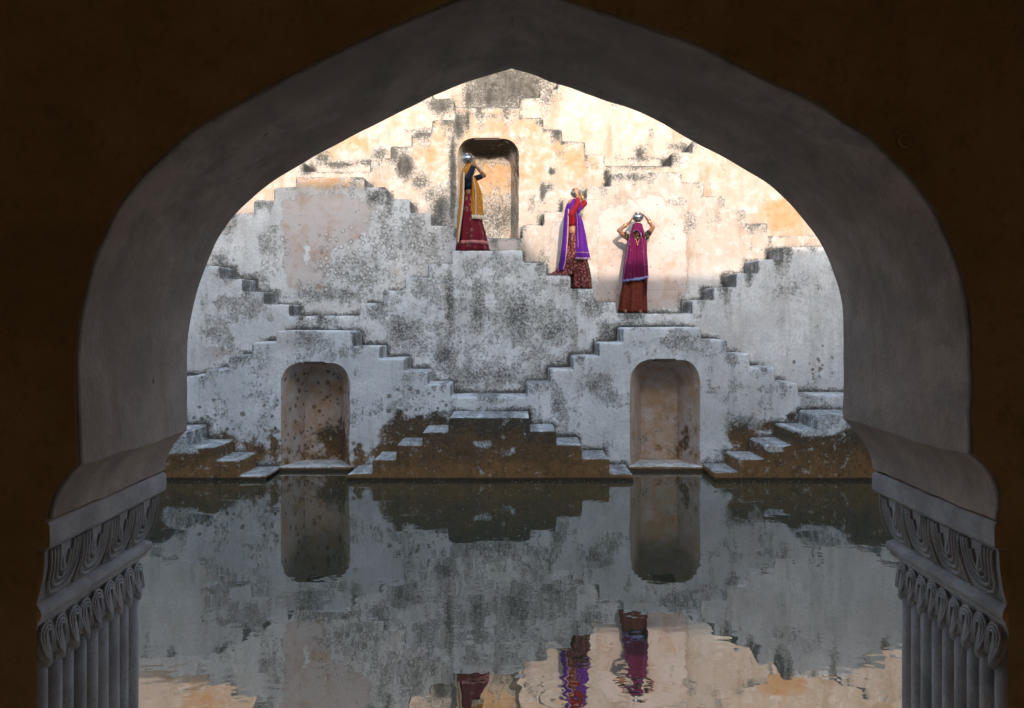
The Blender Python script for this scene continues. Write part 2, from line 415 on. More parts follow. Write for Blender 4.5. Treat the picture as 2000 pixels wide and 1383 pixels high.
def stains(li, px, py, wx, wz, ny):
    """wear of the plaster: where mould, ochre wash, algae, rings, spots and bare patches grow (per wall vertex)"""
    n = len(px); z0 = np.zeros(n)
    mo = z0+.06; oc = z0.copy(); br = z0.copy(); ri = z0.copy(); sp = z0.copy(); pk = z0.copy(); ye = z0.copy()
    P = np.stack([px/60, py/60, z0], 1)
    fb = fbm(P, 1.0, 5, 3)-.5
    fb2 = fbm(P, 5.0, 9, 2)
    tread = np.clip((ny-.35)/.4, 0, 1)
    def add(a, *args): np.copyto(a, np.maximum(a, blob(px, py, *args)))
    if li == 0:
        br = 1.15-.75*np.clip((wz-.35)/.75, 0, 1)
        br = np.where(np.abs(px-955) < 300, np.maximum(br, 1.0), br)
        mo = z0+.35
        for c in ((965, 870, 42, 16), (990, 885, 26, 10), (1098, 905, 13, 9), (795, 917, 11, 10), (935, 865, 16, 7)):
            br = br-blob(px, py, *c, .50)*(.6+.8*fb2)
        # side pyramids keep pale plaster on their upper parts
        for c in ((350, 872, 60, 26, .75), (1600, 830, 40, 24, .9), (1510, 876, 22, 14, .8), (1460, 902, 16, 10, .5)):
            br = br-blob(px, py, *c)
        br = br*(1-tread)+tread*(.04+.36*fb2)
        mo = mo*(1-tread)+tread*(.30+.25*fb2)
    elif li == 1:
        mo = mo+.10+.22*fb2*np.clip((fb+.5), 0, 1)
        add(mo, 1100, 790, 40, 60, .40); add(mo, 1190, 770, 40, 40, .42); add(mo, 640, 690, 90, 30, .34); add(mo, 1300, 690, 90, 30, .34); add(sp, 760, 770, 50, 30, .5); add(sp, 1095, 760, 24, 30, .35); add(sp, 1210, 800, 18, 60, .3)
        add(br, 800, 855, 75, 55, .95); add(br, 760, 885, 40, 34, .95); add(br, 850, 830, 34, 40, .7); add(br, 700, 890, 22, 40, .6)
        add(br, 1455, 850, 50, 45, .7); add(br, 1430, 890, 30, 26, .6); add(br, 1500, 830, 36, 20, .55); add(br, 1545, 815, 20, 16, .6)
        add(br, 430, 860, 50, 30, .6); add(br, 500, 880, 40, 40, .65); add(br, 535, 870, 18, 60, .6)
        add(br, 1090, 800, 12, 12, .45); add(br, 1135, 880, 50, 14, .25)
        br = np.maximum(br, .9*np.clip((.16-wz)/.2, 0, 1))
        add(mo, 600, 668, 100, 26, .42); add(mo, 1310, 668, 110, 30, .45); add(mo, 1160, 755, 36, 40, .45); add(mo, 1085, 780, 14, 40, .5)
        add(mo, 1180, 740, 30, 26, .45); add(mo, 1260, 640, 60, 20, .4); add(mo, 800, 730, 60, 50, .3); add(mo, 1450, 830, 50, 40, .5)
        add(mo, 480, 700, 60, 60, .3); add(mo, 1480, 730, 60, 50, .25); add(mo, 1200, 850, 25, 60, .2)
        add(sp, 800, 800, 80, 50, 1.0); add(sp, 430, 820, 65, 50, .95); add(sp, 530, 815, 20, 55, 1.0); add(sp, 690, 870, 16, 50, .6)
        add(sp, 860, 800, 25, 30, .8); add(sp, 1470, 800, 60, 30, .45); add(sp, 540, 880, 18, 45, .8)
        add(ri, 540, 740, 30, 40, .3); add(ri, 1290, 690, 60, 30, .3)
    elif li == 2:
        cen = blob(px, py, 955, 640, 260, 160, 1.0, 6)
        mo = mo+cen*.28
        add(mo, 935, 590, 24, 110, .56); add(mo, 878, 590, 16, 130, .58); add(mo, 1010, 620, 50, 90, .52); add(mo, 1085, 640, 55, 70, .52)
        add(mo, 790, 650, 60, 70, .52); add(mo, 1160, 600, 50, 30, .55); add(mo, 985, 505, 60, 18, .42); add(mo, 1090, 560, 50, 40, .42)
        add(mo, 870, 700, 40, 60, .55); add(mo, 1185, 650, 30, 40, .58); add(mo, 960, 730, 160, 40, .5); add(mo, 735, 610, 40, 24, .5)
        add(mo, 950, 480, 80, 14, .4); add(mo, 470, 600, 80, 60, .42); add(mo, 430, 660, 60, 60, .42); add(mo, 520, 560, 50, 34, .4)
        add(mo, 440, 545, 40, 30, .45); add(mo, 640, 630, 90, 16, .45)
        add(mo, 1560, 560, 80, 60, .28); add(mo, 1400, 590, 60, 40, .3); add(mo, 1600, 710, 18, 40, .32); add(mo, 1380, 640, 30, 40, .3)
        add(oc, 868, 560, 8, 80, .65); add(oc, 878, 620, 12, 90, .3); add(oc, 640, 615, 80, 12, .3)
        add(sp, 1605, 705, 30, 44, .85); add(sp, 1550, 695, 16, 44, .75); add(sp, 1625, 680, 20, 40, .5)
        add(ri, 1550, 560, 100, 50, .45); add(ri, 960, 590, 120, 100, .35)
        add(pk, 430, 690, 90, 30, .55); add(pk, 1560, 650, 120, 60, .3); add(pk, 960, 775, 90, 14, .3)
        mo = mo+tread*.15
    elif li == 3:
        add(pk, 640, 440, 95, 62, 1.1, 4); add(pk, 610, 510, 60, 60, .95, 4); add(pk, 640, 540, 30, 40, .6)
        pk = pk-blob(px, py, 700, 525, 50, 60, 1.3)-blob(px, py, 600, 500, 11, 34, .6)
        add(pk, 1255, 500, 90, 105, 1.1, 6); add(pk, 1270, 400, 70, 30, .7); add(pk, 1110, 460, 40, 50, .9); add(pk, 985, 476, 42, 12, 1.0)
        add(oc, 1140, 430, 18, 24, .3); add(oc, 1170, 470, 30, 30, .34); add(oc, 1320, 520, 60, 18, .35); add(oc, 640, 450, 80, 30, .34); add(oc, 1090, 455, 10, 14, .5)
        add(oc, 1090, 525, 26, 24, .5)
        add(oc, 640, 356, 72, 14, .85, 4); add(ye, 640, 352, 72, 16, .6, 4)
        add(ri, 690, 520, 85, 80, 1.0, 3); add(ri, 790, 480, 80, 90, 1.0, 3); add(ri, 535, 490, 34, 70, .85); add(ri, 455, 500, 60, 60, .5)
        add(mo, 790, 470, 90, 80, .38); add(mo, 735, 385, 26, 24, .62); add(mo, 700, 530, 80, 50, .4); add(mo, 840, 470, 40, 60, .42)
        add(mo, 530, 480, 34, 60, .36); add(mo, 430, 520, 30, 40, .55); add(mo, 1225, 345, 60, 12, .66); add(mo, 1390, 430, 30, 40, .3)
        add(mo, 1350, 440, 20, 40, .42); add(mo, 1060, 505, 34, 20, .42); add(mo, 640, 575, 120, 26, .5); add(mo, 1330, 395, 60, 12, .34)
        add(mo, 1440, 560, 40, 30, .45); add(mo, 510, 400, 30, 16, .5); add(mo, 1180, 360, 12, 30, .5); add(mo, 480, 545, 60, 20, .6)
        add(oc, 770, 540, 9, 70, .6); add(oc, 430, 505, 40, 22, .4); add(oc, 630, 562, 16, 6, 1.0)
        ye = np.maximum(ye, .9*np.clip((560-py)/60, 0, 1)*np.clip((px-930)/80, 0, 1))  # darker tint painted over the sunlit plaster only, fading at the shadow edge
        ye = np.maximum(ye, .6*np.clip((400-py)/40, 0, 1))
    elif li == 4:
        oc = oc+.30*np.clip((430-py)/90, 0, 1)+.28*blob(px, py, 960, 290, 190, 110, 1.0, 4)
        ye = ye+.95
        for c in ((1530, 420, 55, 50, 1.1), (470, 350, 70, 50, .8), (400, 380, 60, 60, .8), (830, 300, 55, 50, .75), (1120, 310, 48, 40, .9), (1085, 285, 40, 30, .7), (1040, 250, 40, 26, .75), (960, 235, 50, 20, .5), (870, 260, 40, 30, .7), (1150, 330, 30, 30, .6)):
            add(oc, *c)
        for c in ((884, 345, 9, 110, .95), (895, 245, 13, 34, .9), (912, 235, 9, 30, .8), (790, 325, 22, 34, .85), (765, 300, 22, 26, .7), (1060, 375, 6, 24, 1.0), (1077, 335, 8, 9, 1.0),
                  (1088, 262, 12, 20, .8), (1060, 240, 20, 10, .7), (820, 355, 26, 20, .62), (860, 400, 26, 50, .6), (840, 380, 22, 20, .6), (1040, 400, 16, 30, .5), (1075, 365, 16, 12, .62), (1185, 345, 9, 20, .9),
                  (815, 265, 18, 10, .7), (960, 226, 60, 6, .6), (1240, 328, 80, 6, .55), (660, 336, 80, 6, .5), (850, 440, 40, 30, .55), (600, 325, 14, 20, .9), (1310, 305, 20, 24, .7), (1345, 280, 20, 20, .6)):
            add(mo, *c)
        br = br*0
    elif li == 5:
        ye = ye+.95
        add(ye, 680, 290, 90, 40, .95); add(oc, 690, 280, 60, 22, .85); add(oc, 640, 300, 22, 30, .6); add(oc, 760, 230, 90, 26, .5)
        add(oc, 1150, 260, 26, 40, .4); add(oc, 1245, 240, 40, 12, .35); add(oc, 1530, 390, 60, 70, .85); add(oc, 380, 370, 120, 60, .95); add(oc, 250, 330, 60, 60, .7); add(oc, 1420, 330, 20, 20, .3)
        add(mo, 660, 322, 80, 10, .66); add(mo, 630, 310, 20, 20, .7); add(mo, 745, 300, 26, 20, .6); add(mo, 720, 318, 40, 10, .7)
        add(mo, 1250, 300, 16, 20, .75); add(mo, 1255, 310, 70, 7, .55); add(mo, 1270, 270, 5, 26, .6); add(mo, 1330, 285, 40, 12, .6)
        add(mo, 862, 205, 40, 26, .75); add(mo, 1070, 195, 34, 14, .55); add(mo, 1200, 205, 20, 10, .5); add(mo, 820, 255, 40, 8, .5)
        add(mo, 960, 214, 80, 5, .6)
    elif li == 6:
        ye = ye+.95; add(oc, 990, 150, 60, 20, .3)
        mo = mo+.62*blob(px, py, 990, 170, 110, 55, 1.0, 4); add(mo, 955, 190, 12, 50, .85); add(mo, 1005, 170, 12, 50, .8); add(mo, 1040, 185, 12, 40, .8); add(mo, 915, 190, 14, 40, .75)
    return [np.clip(a, 0, 1.3) for a in (mo, oc, br, ri, sp, pk, ye)]

def set_attrs(me, st):
    n = len(me.vertices)
    for name, (a, b_, c) in (('stain', st[0:3]), ('wear', st[3:6])):
        at = me.attributes.new(name, 'FLOAT_COLOR', 'POINT')
        arr = np.ones((n, 4), np.float32); arr[:, 0] = a; arr[:, 1] = b_; arr[:, 2] = c
        at.data.foreach_set('color', arr.ravel())
    at = me.attributes.new('tint', 'FLOAT', 'POINT'); at.data.foreach_set('value', st[6].astype(np.float32))

def displace(V, amp=.012):
    """hand-trowelled unevenness, the same function everywhere so that parts meet"""
    V = np.asarray(V, float)
    D = np.stack([fbm(V, 1.9, 3)-.5, fbm(V, 1.6, 41)-.5, fbm(V, 1.9, 77)-.5], 1)
    D2 = np.stack([vnoise(V, 11, 3)-.5, vnoise(V, 11, 41)-.5, vnoise(V, 11, 77)-.5], 1)
    return V+D*2*amp*np.array([1.1, 1.5, 1.1])+D2*amp*.55

def inpoly(px, pz, poly):
    poly = np.asarray(poly); inside = np.zeros(len(px), bool)
    j = len(poly)-1
    for i in range(len(poly)):
        xi, zi = poly[i]; xj, zj = poly[j]
        c = ((zi > pz) != (zj > pz)) & (px < (xj-xi)*(pz-zi)/(zj-zi+1e-12)+xi)
        inside ^= c; j = i
    return inside

def resample(pts, step):
    out = []
    for i in range(len(pts)-1):
        a = np.array(pts[i]); b = np.array(pts[i+1]); L = np.linalg.norm(b-a); k = max(1, int(math.ceil(L/step)))
        for t in range(k): out.append(a+(b-a)*t/k)
    out.append(np.array(pts[-1])); return out

def niche_outline(xl, xr, zb, zt, rc, step=.05):
    """closed outline, counter-clockwise from the bottom left along the sill"""
    pts = [(xl, zb), (xr, zb), (xr, zt-rc*1.15)]
    for k in range(1, 9):
        a = PI/2*k/9; pts.append((xr-rc+rc*math.cos(a), zt-rc*1.15+rc*1.15*math.sin(a)))
    pts += [(xr-rc, zt)]
    pts += [(xl+rc, zt+.008)]
    for k in range(1, 9):
        a = PI/2*(1+k/9); pts.append((xl+rc+rc*math.cos(a), zt-rc*1.15+rc*1.15*math.sin(a)))
    pts += [(xl, zt-rc*1.15), (xl, zb)]
    r = resample(pts, step)[:-1]
    return r

class Tier: pass

def build_tier(li, cols, zbot, things, niches=(), grid=.06):
    """cols: (left px, right px, top py) on the tier's front plane; things: (x0 px, x1 px, name, label, category)"""
    D = DEP[li]; back = DEP[li+1]+.05 if li < 6 else D+.5
    C = [(X(a, D), X(b, D), Z(y, D)) for a, b, y in cols]
    r = .030; rc = .048
    # corner points of the stepped profile, left to right
    prof = [(C[0][0], zbot), (C[0][0], C[0][2])]
    for i, (a, b, z) in enumerate(C):
        if i: 
            j = random.uniform(-.006, .006)
            prof.append((a+j, C[i-1][2]+random.uniform(-.004, .004))); prof.append((a+j, z+random.uniform(-.004, .004)))
    prof += [(C[-1][1], C[-1][2]), (C[-1][1], zbot)]
    # merge: drop degenerate
    q = [prof[0]]
    for p in prof[1:]:
        if abs(p[0]-q[-1][0])+abs(p[1]-q[-1][1]) > 1e-6: q.append(p)
    prof = q
    # rounded convex corners
    out = []
    for i, p in enumerate(prof):
        if i in (0, len(prof)-1): out.append(np.array(p)); continue
        a = np.array(prof[i-1]); b = np.array(p); c = np.array(prof[i+1])
        u = (b-a)/np.linalg.norm(b-a); v = (c-b)/np.linalg.norm(c-b)
        cr = u[0]*v[1]-u[1]*v[0]
        rr = min(rc*random.uniform(.7, 1.5), .4*np.linalg.norm(b-a), .4*np.linalg.norm(c-b))
        if cr < -.3:      # convex (we run left to right over the top)
            for k in range(5):
                t = k/4; out.append((1-t)**2*(b-u*rr)+2*t*(1-t)*b+t*t*(b+v*rr))
        else:
            rr = min(.015, rr)
            out.append(b-u*rr); out.append(b+v*rr)
    pl = resample(out, .055)
    P = np.array(pl)
    # outward normals (left of travel direction = up when going right)
    T = np.zeros_like(P); T[1:-1] = P[2:]-P[:-2]; T[0] = P[1]-P[0]; T[-1] = P[-1]-P[-2]
    T /= np.linalg.norm(T, axis=1)[:, None]+1e-12
    N = np.stack([-T[:, 1], T[:, 0]], 1)
    N[0] = (-1, 0); N[-1] = (1, 0)
    rings = []
    for k in range(4):
        a = PI/2*k/3; rings.append((r*(1-math.sin(a)), D+r*(1-math.cos(a))))
    nd = 7
    for k in range(1, nd+1): rings.append((0, D+r+(back-D-r)*k/nd))
    V = []; Fc = []; n = len(P)
    for inset, y in rings:
        Q = P-N*inset
        for p in Q: V.append((p[0], y, p[1]))
    for k in range(len(rings)-1):
        for i in range(n-1): Fc.append((k*n+i, k*n+i+1, (k+1)*n+i+1, (k+1)*n+i))
    # front sheet: constrained triangulation of the inset profile with the niche holes
    front = P-N*r
    pts = [Vector((p[0], p[1])) for p in front]; ed = [(i, i+1) for i in range(n-1)]
    bot = resample([tuple(front[-1]), tuple(front[0])], .2)[1:-1]
    b0 = len(pts)
    for p in bot: pts.append(Vector((p[0], p[1])))
    idx = [n-1]+list(range(b0, len(pts)))+[0]
    ed += [(idx[i], idx[i+1]) for i in range(len(idx)-1)]
    hole = []
    for nc in niches:
        o = niche_outline(*nc['box']); nc['outline'] = o
        h0 = len(pts)
        for p in o: pts.append(Vector((p[0], p[1])))
        ed += [(h0+i, h0+(i+1) % len(o)) for i in range(len(o))]
        hole.append(np.array(o))
    x0, x1 = C[0][0], C[-1][1]; zt = max(c[2] for c in C)
    gx, gz = np.meshgrid(np.arange(x0+grid, x1, grid), np.arange(zbot+grid, zt, grid))
    gx = gx.ravel()+rng.uniform(-.014, .014, gx.size); gz = gz.ravel()+rng.uniform(-.014, .014, gz.size)
    poly = [tuple(p) for p in front]
    tops = np.full(len(gx), -9.0)
    for a, b, z in C:
        s = (gx > a+.05) & (gx < b-.05); tops[s] = z
        # near a riser only the lower of the two neighbours is safe
    for i in range(len(C)-1):
        s = np.abs(gx-C[i][1]) <= .05; tops[s] = np.minimum(C[i][2], C[i+1][2])
    ok = (gz < tops-.055) & (gx > x0+.05) & (gx < x1-.05)
    for o in hole:
        lo = o.min(0)-.03; hi = o.max(0)+.03
        big = (o-o.mean(0))*1.04+o.mean(0)
        ok &= ~inpoly(gx, gz, big)
    for a, b in zip(gx[ok], gz[ok]): pts.append(Vector((a, b)))
    vo, eo, fo, ov, oe, of = geometry.delaunay_2d_cdt(pts, ed, [], 0, 1e-6)
    vo = np.array([(v.x, v.y) for v in vo]); tri = np.array([f for f in fo])
    cen = vo[tri].mean(1)
    keep = inpoly(cen[:, 0], cen[:, 1], list(front)+[np.array(p) for p in bot])
    for o in hole: keep &= ~inpoly(cen[:, 0], cen[:, 1], o)
    tri = tri[keep]
    base = len(V)
    remap = {}
    # share the ring-0 vertices
    for i, src in enumerate(ov):
        s = [k for k in src if k < n]
        if s: remap[i] = s[0]
    for i in range(len(vo)):
        if i not in remap: remap[i] = len(V); V.append((vo[i, 0], D, vo[i, 1]))
    for t in tri:
        a, b, c = (remap[int(k)] for k in t)
        va, vb, vc = V[a], V[b], V[c]
        area = (vb[0]-va[0])*(vc[2]-va[2])-(vb[2]-va[2])*(vc[0]-va[0])
        Fc.append((a, b, c) if area > 0 else (a, c, b))
    V = np.array(V, float); V0 = V.copy(); V = displace(V, .016)
    whole = mesh('whole', V, Fc)
    no = np.zeros(len(V)*3, np.float32); whole.vertices.foreach_get('normal', no); no = no.reshape(-1, 3)
    px = 1000+V0[:, 0]*F/D; py = HY+(H-V0[:, 2])*F/D
    st = stains(li, px, py, V0[:, 0], V0[:, 2], np.abs(no[:, 2]))
    jit = fbm(V0, 2.3, 91, 3); dirt_ao = np.zeros(len(V0))
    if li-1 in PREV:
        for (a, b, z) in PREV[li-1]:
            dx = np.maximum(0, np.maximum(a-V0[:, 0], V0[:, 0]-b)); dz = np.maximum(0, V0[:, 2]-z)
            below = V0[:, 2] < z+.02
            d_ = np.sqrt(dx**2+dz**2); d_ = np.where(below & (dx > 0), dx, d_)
            dirt_ao = np.maximum(dirt_ao, np.exp(-(d_/.085)**1.2))  # grime plus occlusion shade painted where the wall meets the tier in front
        st[0] = np.maximum(st[0], dirt_ao*(.45+.70*jit)*(.92 if li < 4 else .95))
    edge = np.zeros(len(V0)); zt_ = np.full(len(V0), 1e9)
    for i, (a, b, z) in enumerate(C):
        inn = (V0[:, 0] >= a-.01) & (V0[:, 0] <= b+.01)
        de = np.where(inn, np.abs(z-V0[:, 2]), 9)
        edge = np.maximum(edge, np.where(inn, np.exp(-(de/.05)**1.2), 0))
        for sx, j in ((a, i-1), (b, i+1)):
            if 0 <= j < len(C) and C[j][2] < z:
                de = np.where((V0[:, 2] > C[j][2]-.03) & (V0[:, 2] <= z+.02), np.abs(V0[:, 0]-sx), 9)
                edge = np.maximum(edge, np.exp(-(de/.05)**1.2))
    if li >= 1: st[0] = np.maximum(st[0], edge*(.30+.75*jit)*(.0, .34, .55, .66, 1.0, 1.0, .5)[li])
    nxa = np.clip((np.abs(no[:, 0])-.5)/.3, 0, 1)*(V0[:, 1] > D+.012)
    st[0] = np.maximum(st[0], nxa*(.42+.5*jit)*(.75 if li < 2 else .82))  # riser side faces: grime and their shade painted into the mould mask
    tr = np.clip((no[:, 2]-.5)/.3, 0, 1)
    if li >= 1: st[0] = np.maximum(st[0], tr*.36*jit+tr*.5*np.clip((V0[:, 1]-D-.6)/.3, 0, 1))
    ztop = np.full(len(V0), -9.0)
    for (a, b, z) in C:
        inn = (V0[:, 0] >= a) & (V0[:, 0] <= b); ztop[inn] = z
    dd = np.clip(ztop-V0[:, 2], 0, 9)
    dn = vnoise(np.stack([V0[:, 0]*6.5, V0[:, 2]*.5, np.full(len(V0), li*3.1)], 1), 1.0, 13)
    dl = .12+.5*vnoise(np.stack([V0[:, 0]*3.5, np.zeros(len(V0)), np.full(len(V0), li*7.7)], 1), 1.0, 23)
    drip = np.exp(-dd/dl)*np.clip((dn-.38)/.35, 0, 1)
    st[0] = np.maximum(st[0], drip*(.35, .50, .62, .60, .72, .70, .6)[li])
    chip = np.clip(1-np.abs(V0[:, 1]-D-.02)/.06, 0, 1)[:, None]*edge[:, None]
    PREV.setdefault(li, []).extend(C)
    fcen = np.array([V0[list(f)].mean(0) for f in Fc])
    # which part owns a face
    own = np.full(len(Fc), -1); specs = []
    for ti, (a, b, name, label, cat) in enumerate(things):
        xa, xb = X(a, D), X(b, D)
        inx = (fcen[:, 0] >= xa-1e-6) & (fcen[:, 0] < xb)
        cs = [i for i, c in enumerate(C) if c[0] >= xa-.02 and c[1] <= xb+.02]
        if len(cs) <= 1:
            own[inx] = len(specs); specs.append((ti, None)); continue
        own[inx] = len(specs); specs.append((ti, 'wall'))
        for i in cs:
            lo = [C[j][2] for j in (i-1, i+1) if 0 <= j < len(C)]
            lower = min(lo) if lo else C[i][2]-.25
            if lower > C[i][2]-.02: lower = C[i][2]-.25
            pk = all(C[i][2] > q for q in lo) if lo else False
            if pk: lower = max(lo)
            lower = max(lower, C[i][2]-.30)
            s = inx & (fcen[:, 0] >= C[i][0]-.003) & (fcen[:, 0] < C[i][1]+.003) & (fcen[:, 2] > lower+.012)
            own[s] = len(specs); specs.append((ti, 'landing' if (C[i][1]-C[i][0]) > .7 else 'step'))
    roots = {}
    for si, (ti, pn) in enumerate(specs):
        sel = np.where(own == si)[0]
        if len(sel) == 0: continue
        a, b, name, label, cat = things[ti]
        used = sorted({i for f in sel for i in Fc[f]}); mp = {u: k for k, u in enumerate(used)}
        me = mesh(pn or name, V[used], [tuple(mp[i] for i in Fc[f]) for f in sel])
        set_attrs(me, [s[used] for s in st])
        me.normals_split_custom_set_from_vertices([tuple(no[u]) for u in used])
        if pn is None:
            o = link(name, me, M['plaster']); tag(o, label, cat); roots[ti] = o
        else:
            if ti not in roots:
                cx = .5*(X(a, D)+X(b, D)); roots[ti] = thing(name, label, cat, (cx, D, max(zbot, 0)))
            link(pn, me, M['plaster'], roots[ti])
    bpy.data.meshes.remove(whole)
    # niches
    for nc in niches:
        o = np.array(nc['outline']); dep = nc['depth']; cx = .5*(o[:, 0].min()+o[:, 0].max()); zb = o[:, 1].min(); zt_ = o[:, 1].max()
        V = []; Fc = []; m = len(o)
        lev = [0, .012, .03, .12, .25, .4, .55, .7, .85, 1.0]
        for t in lev:
            k = 1-nc.get('narrow', .45)*t; kz = 1-.10*t*t
            rim = .012*math.sin(min(1, t/.03)*PI/2)
            for x_, z_ in o:
                kk = k
                V.append((cx+(x_-cx)*(k)*(1-rim), D+dep*t, zb+(z_-zb)*kz))
        for j in range(len(lev)-1):
            for i in range(m):
                i2 = (i+1) % m; Fc.append((j*m+i2, j*m+i, (j+1)*m+i, (j+1)*m+i2))
        L = (len(lev)-1)*m; prev = L
        czz = zb+(zt_-zb)*.45
        last = np.array(V[L:L+m])
        for s in (.85, .7, .55, .4, .25, .12):
            nb = len(V)
            for p in last: V.append((cx+(p[0]-cx)*s, D+dep, czz+(p[2]-czz)*s))
            for i in range(m):
                i2 = (i+1) % m; Fc.append((prev+i2, prev+i, nb+i, nb+i2))
            prev = nb
        Fc.append(tuple(prev+i for i in range(m-1, -1, -1)))
        V0 = np.array(V); V = displace(V0)
        me = mesh('niche', V, Fc)
        px = 1000+V0[:, 0]*F/D; py = HY+(H-V0[:, 2])*F/D
        st = [np.zeros(len(V)) for _ in range(7)]
        nc['paint'](st, px, py, V0)
        set_attrs(me, [np.clip(s, 0, 1.3) for s in st])
        try: me.set_sharp_from_angle(angle=math.radians(28))
        except Exception: pass
        root = roots[nc['thing']]
        link('niche', me, M['plaster'], root)
        # short timber-dark lintel stub set in the crown of the niche
        a, b = nc['lintel']
        mb = MB(); mb.box((X(a, D), D-.012, zt_-.035), (X(b, D), D+.22, zt_+.012))
        ob = mb.obj('lintel', M['lead'], root, smooth=False)
        bv = ob.modifiers.new('b', 'BEVEL'); bv.width = .008; bv.segments = 2
        if nc.get('sill'):
            a, b = nc['sill']
            V = []; nx, nyv = 26, 9
            zs = nc['sillz']
            profs = [(D-.05, -.3), (D-.055, zs-.05), (D-.045, zs-.015), (D-.02, zs), (D+.1, zs+.004), (D+.25, zs+.004), (D+.4, zs+.006), (D+.62, zs+.006)]
            for k in range(nx+1):
                xx = X(a, D)+(X(b, D)-X(a, D))*k/nx
                for (yy, z_) in profs: V.append((xx, yy, z_))
            q = len(profs); Fc = []
            for k in range(nx):
                for j in range(q-1): Fc.append((k*q+j, (k+1)*q+j, (k+1)*q+j+1, k*q+j+1))
            Fc.append(tuple(j for j in range(q-1, -1, -1))); Fc.append(tuple(nx*q+j for j in range(q)))
            V0 = np.array(V); V = displace(V0, .01)
            me = mesh('sill', V, Fc)
            up = np.clip((V0[:, 2]-(zs-.03))/.03, 0, 1)
            st = [np.zeros(len(V)) for _ in range(7)]; st[0] += .3; st[2] += .95-.75*up
            set_attrs(me, st)
            link('sill', me, M['plaster'], root)
    return roots

def paint_low_left(st, px, py, V0):
    st[0] += .14; st[1] += .60; st[4] += .42+.65*blob(px, py, 620, 830, 80, 90, 1.0, 4)
    st[5] += .75
    st[2] += .16+.5*blob(px, py, 640, 860, 40, 50)+.25*np.clip((py-840)/60, 0, 1)
def paint_low_right(st, px, py, V0):
    st[0] += .14; st[1] += .62; st[5] += .8; st[2] += .10+.34*blob(px, py, 1350, 850, 22, 60)+.3*blob(px, py, 1300, 890, 50, 20); st[4] += .12+.3*blob(px, py, 1350, 850, 24, 60)
def paint_high(st, px, py, V0):
    st[1] += .55*blob(px, py, 960, 330, 60, 50)+.45; st[6] += .95; st[5] += .2
    st[0] += .30+.3*blob(px, py, 970, 420, 60, 40)+.4*blob(px, py, 950, 282, 80, 16); st[2] += .16+.8*blob(px, py, 955, 282, 70, 14)+.45*blob(px, py, 1008, 330, 10, 40)

PREV = {}
D0, D1, D2, D3, D4, D5, D6 = DEP
# --- tier 0: the brown pyramids that stand in the water
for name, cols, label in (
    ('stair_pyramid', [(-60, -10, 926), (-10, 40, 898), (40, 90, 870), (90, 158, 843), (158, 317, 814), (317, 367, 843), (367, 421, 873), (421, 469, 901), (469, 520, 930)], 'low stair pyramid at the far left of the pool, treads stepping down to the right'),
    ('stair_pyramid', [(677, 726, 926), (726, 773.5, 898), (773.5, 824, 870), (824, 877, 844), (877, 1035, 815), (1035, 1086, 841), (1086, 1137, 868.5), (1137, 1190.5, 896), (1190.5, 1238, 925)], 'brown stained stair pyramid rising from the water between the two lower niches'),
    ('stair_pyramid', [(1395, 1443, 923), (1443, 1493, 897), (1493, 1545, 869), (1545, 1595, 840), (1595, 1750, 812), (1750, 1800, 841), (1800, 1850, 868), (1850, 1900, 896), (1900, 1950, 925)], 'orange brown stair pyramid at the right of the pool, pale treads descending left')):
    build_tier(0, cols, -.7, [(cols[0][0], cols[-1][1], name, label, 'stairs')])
# --- tier 1: niche walls
c1 = [(-150, 270, 776), (270, 318, 751), (318, 367, 740), (367, 400, 735), (400, 447, 722), (447, 492, 695), (492, 540, 669), (540, 689, 646), (689, 741, 676), (741, 790, 701), (790, 836, 726), (836, 880, 751), (880, 1029, 776),
      (1029, 1073, 749), (1073, 1120, 722), (1120, 1169, 696), (1169, 1216, 669), (1216, 1371, 640), (1371, 1422, 664), (1422, 1465, 691), (1465, 1514, 718), (1514, 1560, 748), (1560, 1720, 773), (1720, 1770, 748), (1770, 2100, 720)]
zs = Z(911, D1)
n1 = [dict(box=(X(548, D1), X(683.5, D1), Z(916, D1), Z(708.5, D1), .30), depth=.62, thing=0, lintel=(594, 634), paint=paint_low_left, sill=(546, 687), sillz=zs),
      dict(box=(X(1231, D1), X(1367.5, D1), Z(914, D1), Z(703, D1), .30), depth=.62, thing=2, lintel=(1278, 1320), paint=paint_low_right, sill=(1228, 1372), sillz=zs+.01)]
build_tier(1, c1, -.7, [(270, 880, 'niche_wall', 'grey white stepped wall around the spotted left niche at the water', 'wall'),
                        (880, 1029, 'stone_ledge', 'pale plaster ledge behind the top of the brown middle stair pyramid', 'ledge'),
                        (1029, 1560, 'niche_wall', 'bluish white stepped wall around the clean brown right niche at the water', 'wall'),
                        (1560, 1720, 'stone_ledge', 'pale plaster ledge above the top tread of the right stair pyramid', 'ledge'),
                        (-150, 270, 'stone_ledge', 'plaster ledge behind the left pier of the archway', 'ledge'),
                        (1720, 2100, 'wall_end', 'plaster wall end behind the right pier of the archway', 'wall')], n1)
